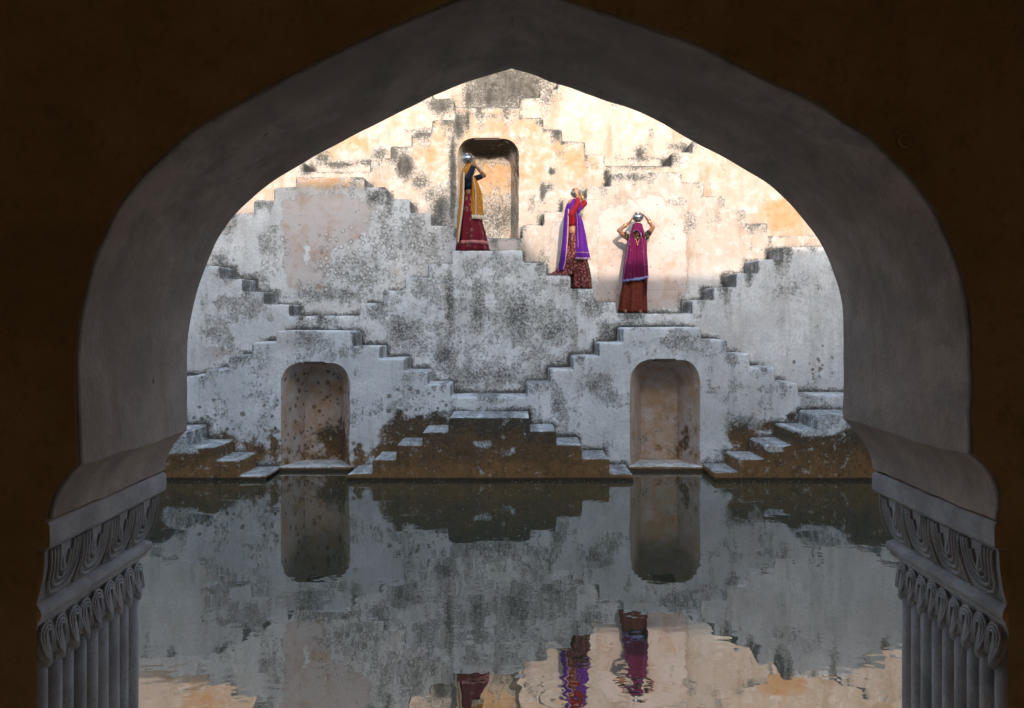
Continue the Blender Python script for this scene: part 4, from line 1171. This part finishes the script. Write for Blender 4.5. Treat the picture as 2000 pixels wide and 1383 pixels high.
def bangle(parent, c, axis, r, mat, w=.006):
    a = Vector(axis).normalized(); u = a.orthogonal().normalized(); v = a.cross(u); c = Vector(c)
    m = MB(); m.tube([c+(u*math.cos(t)+v*math.sin(t))*r for t in np.linspace(0, 2*PI, 21)], w, 6, cap=False); m.obj('bangle', mat, parent)

def lower_body(mb, W_, hipz, x=0, y=0):
    for q in (-1, 1):
        mb.capsule(W_(x, y+q*.08, hipz), W_(x+.02, y+q*.08, hipz*.53), .082, .055); mb.capsule(W_(x+.02, y+q*.08, hipz*.53), W_(x, y+q*.08, .085), .052, .036)

GOLDB = mat_cloth('gilt_border', (.62, .52, .38), (.25, .16, .12), 70, .35)

# ---- woman in mustard, seen from her side in the upper niche
def woman_mustard():
    D = 16.28; u = D/F/6.286
    x0 = X(860+390/6.286, D); z0 = Z(280+1300/6.286, D)-.0
    z0 = Z(489.5, D2)+.004
    def Q(cx, cy, y=0): return Vector((x0+(cx-390)*u, D+y, z0+(1300-cy)*u))
    def L(x, y, z): return Vector((x0+x, D+y, z0+z))
    R = thing('person', 'woman in a mustard veil and crimson skirt before the tall upper niche', 'person', (x0, D, z0))
    mb = MB()
    lower_body(mb, L, .86, -.03)
    for q in (-1, 1): mb.capsule(L(-.03, q*.08, .05), L(.12, q*.09, .03), .034, .024)
    mb.ball(Q(348, 735), (.115, .15, .12)); mb.capsule(Q(352, 670), Q(352, 560), .090, .088); mb.ball(Q(352, 580), (.085, .12, .09))
    mb.ball(Q(350, 470), (.095, .135, .12)); mb.capsule(Q(345, 410, -.09), Q(345, 410, .09), .062, .062); mb.capsule(Q(348, 410), Q(362, 330), .045, .042)
    hc = Q(362, 285); head(mb, hc, (1, 0, .0))
    sh = Q(348, 405, -.15); el = Q(418, 255, -.17); wr = Q(402, 140, -.07); pa = Q(372, 100, -.03)
    mb.capsule(sh, el, .047, .036); mb.capsule(el, wr, .036, .023); hand(mb, wr, pa, (-.8, .6, -.3), (.2, 1, 0), 1)
    sh2 = Q(352, 405, .15); el2 = Q(538, 345, .16); wr2 = Q(430, 235, .12); pa2 = Q(385, 150, .07)
    mb.capsule(sh2, el2, .046, .036); mb.capsule(el2, wr2, .036, .024); hand(mb, wr2, pa2, (-.7, -.6, 0), (.1, 1, .3), -1)
    body = mb.union('body', SK, R); face_parts(hc, (1, 0, 0), body)
    NAVY = mat_cloth('navy_blouse', (.008, .013, .030), None)
    mb = MB(); mb.ball(Q(350, 470), (.102, .145, .128)); mb.capsule(Q(345, 412, -.10), Q(345, 412, .10), .070, .070); mb.capsule(Q(352, 490), Q(353, 515), .102, .098)
    mb.capsule(sh, sh.lerp(el, .80), .056, .049); mb.capsule(sh2, sh2.lerp(el2, .74), .056, .049); mb.capsule(Q(344, 440, -.10), Q(352, 500, -.075), .06, .045)
    mb.union('blouse', NAVY, R)
    CR = mat_cloth('crimson_skirt_print', (.135, .004, .014), (.185, .085, .055), 10.0, .30)
    sk, G = skirt('skirt', [(z0+.975, Q(352, 0)[0], D, .100, .13), (z0+.86, Q(350, 0)[0], D, .135, .165), (z0+.6, Q(372, 0)[0], D, .175, .20), (z0+.3, Q(390, 0)[0], D, .222, .23), (z0+.012, Q(401, 0)[0], D, .258, .255)], CR, R, 8, .026, 1)
    PINKB = mat_cloth('pink_hem', (.42, .12, .12), (.5, .3, .22), 80, .3)
    nb = len(G); ribbon('hem_band', np.concatenate([G[-4], G[-4][:1]])*1.0+0, np.concatenate([G[-3], G[-3][:1]]), PINKB, sk, (0, -.008, .0))
    MU = mat_cloth('mustard_veil', (.40, .155, .010), (.50, .30, .08), 13, .10)
    # hood over the back of the head
    rows = []
    for t in np.linspace(.04, 1, 10):
        q = math.sqrt(1-(1-min(1, t*1.5))**2); cy_ = 218+t*195; wv = .03+.075*q+.02*t; bk = 372-96*q-12*t; md = 385-45*q-14*t
        rows.append([Q(398-22*t, cy_+14*q, -wv), Q(md, cy_-4, -wv*.95), Q(bk, cy_+4, -.035*q), Q(bk, cy_+4, .045*q), Q(md, cy_-4, wv*.95), Q(398-22*t, cy_+14*q, wv)])
    top = [Q(388, 216, -.012), Q(380, 214, -.010), Q(374, 215, -.004), Q(374, 215, .006), Q(380, 214, .010), Q(388, 216, .012)]
    v1, g = sheet('veil', [top]+rows, MU, R, 28, 30, 4, .006, 1)
    # fall down the back
    rows = [[Q(305, 335, -.125), Q(268, 340, -.08), Q(258, 345, .0), Q(268, 350, .08)],
            [Q(300, 480, -.15), Q(262, 480, -.10), Q(250, 480, -.01), Q(262, 480, .09)],
            [Q(296, 640, -.17), Q(255, 640, -.13), Q(244, 640, -.03), Q(258, 640, .09)],
            [Q(276, 850, -.20), Q(240, 850, -.16), Q(228, 850, -.05), Q(238, 850, .08)],
            [Q(250, 1030, -.22), Q(224, 1030, -.18), Q(214, 1030, -.06), Q(220, 1030, .06)],
            [Q(228, 1195, -.23), Q(214, 1198, -.19), Q(206, 1200, -.08), Q(210, 1200, .04)]]
    v2, g = sheet('veil_fall', rows, MU, R, 24, 40, 3, .011, 2)
    ribbon('border', g[:, 0]+np.array([-.002, 0, 0]), g[:, 0]+np.array([-.030, .004, 0]), GOLDB, v2, (0, -.008, 0))
    rows = [[Q(385, 365, -.12), Q(400, 372, -.09), Q(415, 385, -.04)],
            [Q(392, 470, -.14), Q(430, 470, -.11), Q(470, 480, -.01)],
            [Q(390, 600, -.16), Q(450, 600, -.13), Q(508, 600, .0)],
            [Q(380, 760, -.19), Q(455, 760, -.17), Q(525, 760, .0)],
            [Q(372, 908, -.21), Q(455, 912, -.20), Q(545, 908, .0)]]
    v3, g = sheet('veil_front', rows, MU, R, 36, 36, 4.2, .015, 3, hem=.006)
    k = 13
    ribbon('border', g[:, k], g[:, k+2]*.6+g[:, k+1]*.4, GOLDB, v3, (0, -.010, 0))
    ribbon('hem_border', g[-4, :], g[-1, :], GOLDB, v3, (0, -.008, 0))
    for cx, cy in ((478, 637), (488, 775), (402, 725), (470, 850)):
        m = MB(); m.ball(Q(cx, cy, -.145-.02*(cy > 700)), (.011, .006, .011), nu=8, nv=5); m.obj('sequin', M['steel'], v3)
    for t in (.72, .84): bangle(R, el.lerp(wr, t), wr-el, .029, M['steel'], .006)
    bangle(R, el2.lerp(wr2, .45), wr2-el2, .034, M['gold'])
    pot('water_pot', 'steel water pot on the head of the woman in mustard', Q(333, 155, -.005), 74*u, math.radians(-12), Q(333, 215))
woman_mustard()

# ---- woman in purple on the middle stairs
def woman_purple():
    D = 16.30; u = D/F/6.014
    x0 = X(1050+430/6.014, D); z0 = Z(564.5, D2)+.004
    def Q(cx, cy, y=0): return Vector((x0+(cx-430)*u, D+y, z0+(1285-cy)*u))
    def L(x, y, z): return Vector((x0+x, D+y, z0+z))
    R = thing('person', 'woman in a purple veil and red blouse on the middle stairs, hands on her pot', 'person', (x0, D, z0))
    mb = MB(); lower_body(mb, L, .86, .06)
    for q in (-1, 1): mb.capsule(L(.06, q*.08, .05), L(.2, q*.09, .03), .034, .024)
    mb.ball(Q(440, 745), (.115, .15, .12)); mb.capsule(Q(420, 680), Q(412, 570), .088, .085); mb.ball(Q(412, 600), (.094, .125, .12))
    mb.ball(Q(405, 480), (.09, .135, .12)); mb.capsule(Q(400, 410, -.09), Q(400, 410, .09), .06, .06); mb.capsule(Q(402, 410), Q(415, 330), .045, .042)
    hc = Q(418, 290); head(mb, hc, (1, 0, 0))
    sh = Q(395, 410, -.15); el = Q(470, 285, -.17); wr = Q(458, 170, -.10); pa = Q(452, 125, -.085)
    mb.capsule(sh, el, .045, .037); mb.capsule(el, wr, .036, .024); hand(mb, wr, pa, (-.25, .9, .2), (1, .1, 0), -1)
    sh2 = Q(410, 410, .15); el2 = Q(560, 262, .15); wr2 = Q(515, 170, .10); pa2 = Q(492, 130, .075)
    mb.capsule(sh2, el2, .044, .036); mb.capsule(el2, wr2, .036, .024); hand(mb, wr2, pa2, (-.6, -.7, .2), (.5, .6, 0), 1)
    body = mb.union('body', SKL, R); face_parts(hc, (1, 0, 0), body)
    RED = mat_cloth('red_blouse', (.24, .006, .014), None)
    mb = MB(); mb.ball(Q(403, 480), (.098, .145, .125)); mb.capsule(Q(400, 412, -.10), Q(400, 412, .10), .068, .068); mb.capsule(Q(406, 490), Q(409, 515), .098, .094)
    mb.capsule(Q(392, 430, -.12), Q(398, 500, -.08), .066, .05)
    mb.capsule(sh, el, .058, .050); mb.capsule(el, el.lerp(wr, .40), .049, .042); mb.capsule(sh2, el2, .056, .049); mb.capsule(el2, el2.lerp(wr2, .25), .047, .043)
    mb.union('blouse', RED, R)
    SKM = mat_cloth('red_brown_print', (.095, .018, .018), (.33, .135, .11), 24, .36, c3=(.40, .012, .04))
    gx = lambda c: Q(c, 0)[0]
    sk, G = skirt('skirt', [(z0+.965, gx(420), D, .096, .13), (z0+.85, gx(438), D, .13, .16), (z0+.6, gx(455), D, .165, .19), (z0+.35, gx(482), D, .185, .205), (z0+.2, gx(500), D, .182, .215), (z0+.012, gx(506), D, .182, .225)], SKM, R, 9, .020, 2)
    rows = [[Q(400, 655, -.10), Q(395, 655, -.02), Q(400, 655, .08)],
            [Q(400, 800, -.17), Q(352, 800, -.06), Q(360, 800, .10)],
            [Q(400, 950, -.22), Q(312, 950, -.10), Q(320, 950, .10)],
            [Q(400, 1055, -.25), Q(245, 1050, -.14), Q(250, 1055, .08)],
            [Q(395, 1100, -.27), Q(185, 1100, -.18), Q(170, 1100, .02)],
            [Q(385, 1119, -.28), Q(150, 1121, -.22), Q(128, 1119, -.06)]]
    sheet('skirt_train', rows, SKM, R, 22, 30, 3, .012, 4)
    PU = mat_cloth('purple_veil', (.085, .006, .20), None, vary=.6)
    PB = mat_cloth('purple_gilt_border', (.36, .17, .30), (.6, .45, .25), 90, .3)
    rows = []
    for t in np.linspace(.04, 1, 10):
        q = math.sqrt(1-(1-min(1, t*1.5))**2); cy_ = 224+t*190; wv = .03+.070*q+.03*t; bk = 432-92*q-8*t; md = 440-40*q-18*t
        rows.append([Q(452-48*t, cy_+10*q, -wv), Q(md, cy_-4, -wv*.95), Q(bk, cy_+4, -.035*q), Q(bk, cy_+4, .045*q), Q(md+6, cy_-4, wv*.95), Q(505-75*t, cy_+14, wv)])
    top = [Q(445, 222, -.012), Q(440, 220, -.010), Q(434, 221, -.004), Q(434, 221, .006), Q(440, 220, .010), Q(450, 222, .012)]
    sheet('veil', [top]+rows, PU, R, 28, 30, 4, .006, 1)
    rows = [[Q(500, 250, .10), Q(520, 262, .11), Q(535, 280, .12)], [Q(480, 330, .06), Q(510, 330, .08), Q(530, 320, .11)], [Q(455, 385, .0), Q(480, 395, .03), Q(495, 390, .07)]]
    sheet('veil_side', rows, PU, R, 10, 12, 1, .004, 1)
    rows = [[Q(362, 350, -.13), Q(335, 340, -.08), Q(325, 345, .0), Q(335, 350, .08)],
            [Q(355, 480, -.15), Q(325, 480, -.10), Q(312, 480, -.01), Q(322, 480, .09)],
            [Q(348, 640, -.17), Q(315, 640, -.13), Q(300, 640, -.03), Q(312, 640, .09)],
            [Q(335, 800, -.20), Q(300, 800, -.16), Q(285, 800, -.05), Q(296, 800, .08)],
            [Q(315, 960, -.24), Q(280, 960, -.19), Q(265, 960, -.06), Q(275, 960, .06)],
            [Q(285, 1060, -.27), Q(258, 1075, -.22), Q(238, 1085, -.10), Q(245, 1085, .04)]]
    v2, g = sheet('veil_fall', rows, PU, R, 28, 40, 3.5, .012, 2)
    ribbon('border', g[:, 0]+np.array([.004, 0, 0]), g[:, 0]+np.array([-.016, .003, 0]), PB, v2, (0, -.008, 0))
    rows = [[Q(442, 385, -.12), Q(455, 395, -.08), Q(468, 405, -.02)],
            [Q(444, 460, -.14), Q(480, 460, -.10), Q(515, 470, .0)],
            [Q(442, 600, -.16), Q(500, 600, -.13), Q(552, 600, .01)],
            [Q(440, 780, -.20), Q(515, 780, -.18), Q(590, 780, .01)],
            [Q(434, 940, -.23), Q(530, 944, -.22), Q(630, 936, .01)]]
    v3, g = sheet('veil_front', rows, PU, R, 44, 38, 5.2, .017, 3, hem=.004)
    ribbon('border', g[:30, 7], g[:30, 8], PB, v3, (0, -.010, 0))
    ribbon('hem_border', g[-2, :]*.6+g[-3, :]*.4, g[-1, :], PB, v3, (0, -.008, 0))
    ribbon('hem_line', g[-6, :], g[-6, :]*.65+g[-5, :]*.35, PB, v3, (0, -.008, 0))
    for t in (.78, .88): bangle(R, el.lerp(wr, t), wr-el, .029, M['gold'], .006)
    bangle(R, el2.lerp(wr2, .8), wr2-el2, .030, M['gold'], .009); bangle(R, el2.lerp(wr2, .68), wr2-el2, .031, M['gold'], .009)
    pot('water_pot', 'steel water pot held on the head of the woman in purple', Q(448, 155, -.01), 65*u, math.radians(-8), Q(448, 215))
woman_purple()

# ---- woman in magenta, facing us
def woman_magenta():
    D = 16.50; u = D/F/6.146
    x0 = X(1180+370/6.146, D); z0 = Z(612, D2)+.004
    def Q(cx, cy, y=0): return Vector((x0+(cx-370)*u, D+y, z0+(1300-cy)*u))
    def L(x, y, z): return Vector((x0+x, D+y, z0+z))
    R = thing('person', 'woman in a sheer magenta veil facing the pool, both arms raised to her steel pot', 'person', (x0, D, z0))
    mb = MB()
    for q, cx in ((-1, 330), (1, 425)):
        mb.capsule(Q(cx+15*-q, 700), Q(cx, 1000), .085, .055); mb.capsule(Q(cx, 1000), Q(cx-25*q*0, 1240), .05, .036)
    for cx in (240, 415): mb.capsule(Q(cx, 1270, -.16), Q(cx, 1290, -.26), .030, .022)
    mb.ball(Q(390, 745), (.15, .115, .12)); mb.capsule(Q(395, 650), Q(395, 560), .115, .105)
    mb.ball(Q(398, 480), (.145, .10, .12)); mb.capsule(Q(315, 400), Q(485, 395), .06, .06); mb.capsule(Q(400, 400), Q(400, 330), .045, .043)
    hc = Q(400, 298, -.01); head(mb, hc, (0, -1, 0))
    sh = Q(300, 400); el = Q(175, 310, -.03); wr = Q(310, 205, -.02); pa = Q(330, 165, -.01)
    mb.capsule(sh, Q(245, 375, -.01), .05, .046); mb.capsule(Q(245, 375, -.01), el, .046, .036); mb.capsule(el, wr, .037, .022); hand(mb, wr, pa, (.9, .1, .3), (0, 1, 0), -1)
    sh2 = Q(490, 395); el2 = Q(585, 270, -.03); wr2 = Q(510, 165, -.02); pa2 = Q(468, 118, -.02)
    mb.capsule(sh2, Q(540, 340, -.01), .05, .046); mb.capsule(Q(540, 340, -.01), el2, .046, .036); mb.capsule(el2, wr2, .037, .022); hand(mb, wr2, pa2, (-.9, .1, -.4), (0, 1, 0), -1)
    body = mb.union('body', SK, R); face_parts(hc, (0, -1, 0), body)
    BK = mat_cloth('black_gold_dotted_blouse', (.012, .010, .010), (.55, .38, .10), 30, .22)
    mb = MB(); mb.ball(Q(398, 475), (.152, .108, .115)); mb.capsule(Q(318, 402), Q(482, 398), .066, .066); mb.capsule(Q(398, 500), Q(398, 518), .115, .112)
    for q in (-1, 1): mb.ball(Q(398+q*42, 470, -.055), (.062, .062, .062))
    mb.capsule(sh, sh.lerp(el, .42), .060, .053); mb.capsule(sh2, sh2.lerp(el2, .50), .060, .053)
    mb.union('blouse', BK, R)
    RS = mat_cloth('rust_skirt', (.125, .020, .010), (.17, .040, .016), 18, .28)
    gx = lambda c: Q(c, 0)[0]
    skirt('skirt', [(z0+.955, gx(398), D, .12, .09), (z0+.85, gx(392), D, .165, .13), (z0+.55, gx(365), D, .198, .16), (z0+.25, gx(353), D, .222, .18), (z0+.014, gx(348), D, .228, .19)], RS, R, 9, .028, 5)
    MG = mat_cloth('magenta_veil', (.15, .004, .060), None, alpha=.80)
    MG2 = mat_cloth('sheer_magenta_veil', (.15, .004, .060), None, alpha=.62)
    BL = mat_cloth('blue_silver_border', (.13, .14, .36), (.5, .5, .6), 90, .35)
    # hood, drawn low over the face
    rows = []
    for t in np.linspace(0, 1, 8):
        cy_ = 235+t*150; w_ = (50+22*min(1, t*1.6)+22*max(0, t-.6))
        fr = -.09-.035*math.sin(min(1, t*1.4)*PI*.5)
        rows.append([Q(400-w_*.55-25*max(0, t-.35), cy_+8-6*t, fr), Q(400-w_*.95, cy_, fr*.6), Q(400-w_*1.05, cy_, .03), Q(400-w_*.6, cy_, .10), Q(400+w_*.6, cy_, .10), Q(402+w_*1.05, cy_, .03), Q(402+w_*.95, cy_, fr*.6), Q(402+w_*.55+15*max(0, t-.35), cy_+8-6*t, fr)])
    top = [Q(380, 226, -.05), Q(372, 219, -.03), Q(370, 216, 0), Q(385, 214, .03), Q(415, 214, .03), Q(432, 216, 0), Q(430, 219, -.03), Q(420, 226, -.05)]
    v1, g1 = sheet('veil', [top]+rows, MG, R, 40, 26, 4, .003, 1)
    # brow cloth across the upper face
    rows = [[Q(372, 232, -.085), Q(400, 228, -.10), Q(430, 232, -.085)], [Q(350, 270, -.105), Q(400, 268, -.125), Q(450, 270, -.105)], [Q(340, 305, -.112), Q(395, 308, -.135), Q(455, 310, -.112)], [Q(338, 335, -.115), Q(372, 308, -.140), Q(420, 345, -.125), Q(432, 385, -.11)]]
    vb, gb = sheet('veil_brow', rows, MG, R, 24, 16, 2, .003, 2)
    ribbon('border', gb[-1], gb[-2]*.6+gb[-3]*.4, BL, vb, (0, -.006, 0))
    # front panels
    rows = [[Q(345, 372, -.09), Q(325, 368, -.075), Q(300, 372, -.03)],
            [Q(365, 450, -.14), Q(325, 450, -.125), Q(278, 440, -.05)],
            [Q(362, 600, -.16), Q(312, 600, -.155), Q(255, 590, -.04)],
            [Q(355, 780, -.19), Q(290, 780, -.185), Q(222, 770, -.05)],
            [Q(350, 915, -.205), Q(280, 918, -.205), Q(208, 928, -.06)]]
    v2, g2 = sheet('veil_panel', rows, MG, R, 30, 36, 4, .013, 2, hem=.004)
    rows = [[Q(420, 385, -.12), Q(445, 385, -.09), Q(490, 385, -.03)],
            [Q(435, 440, -.14), Q(470, 445, -.115), Q(508, 450, -.04)],
            [Q(442, 600, -.155), Q(480, 600, -.14), Q(512, 590, -.03)],
            [Q(452, 760, -.185), Q(490, 760, -.165), Q(520, 760, -.03)],
            [Q(455, 890, -.20), Q(492, 880, -.18), Q(524, 872, -.03)]]
    v3, g3 = sheet('veil_panel', rows, MG, R, 26, 36, 3.4, .013, 4)
    rows = [[Q(365, 425, -.115), Q(400, 425, -.135), Q(432, 425, -.12)], [Q(355, 545, -.135), Q(400, 545, -.15), Q(450, 545, -.14)], [Q(345, 700, -.175), Q(400, 700, -.185), Q(465, 700, -.17)], [Q(340, 910, -.20), Q(400, 912, -.205), Q(470, 892, -.19)]]
    v4, g4 = sheet('veil_middle', rows, MG2, R, 22, 30, 3, .008, 6)
    rows = [[Q(490, 760, -.12), Q(520, 760, -.02)], [Q(485, 900, -.15), Q(515, 900, -.03)], [Q(490, 1085, -.16), Q(500, 1085, -.06)]]
    sheet('veil_tail', rows, MG, R, 8, 20, 1, .006, 6)
    for v_, g_ in ((v2, g2), (v3, g3), (v4, g4)):
        ribbon('hem_border', g_[-3, :]*.5+g_[-2, :]*.5, g_[-1, :], BL, v_, (0, -.008, 0))
    ribbon('border', g2[:, -5], g2[:, -5]*.75+g2[:, -4]*.25, BL, v2, (0, -.008, 0)); ribbon('border', g3[:, 5], g3[:, 5]*.7+g3[:, 6]*.3, BL, v3, (0, -.008, 0))
    for cx, cy, y, v_ in ((308, 550, -.155, v2), (300, 703, -.19, v2), (298, 835, -.21, v2), (447, 570, -.165, v3), (478, 725, -.18, v3), (300, 480, -.13, v2)):
        m = MB(); m.ball(Q(cx, cy, y), (.008, .005, .010), nu=8, nv=6); m.obj('sequin', M['steel'], v_)
    m = MB(); m.tube([Q(372, 385, -.10), Q(376, 440, -.135), Q(388, 478, -.15), Q(402, 440, -.14), Q(412, 390, -.11)], .0028, 6); nk = m.obj('necklace', M['gold'], R)
    m = MB(); m.ball(Q(388, 486, -.155), (.010, .006, .012)); m.obj('pendant', M['gold'], nk)
    m = MB(); m.ball(Q(392, 402, -.12), (.010, .006, .010)); m.obj('pendant', M['gold'], nk)
    for t in (.52, .60): bangle(R, el.lerp(wr, t), wr-el, .034, M['gold'], .008)
    for t in (.55, .63): bangle(R, el2.lerp(wr2, t), wr2-el2, .034, M['gold'], .008)
    pot('water_pot', 'steel water pot on the head of the woman in magenta', Q(403, 150, -.01), 69*u, 0, Q(403, 215))
woman_magenta()
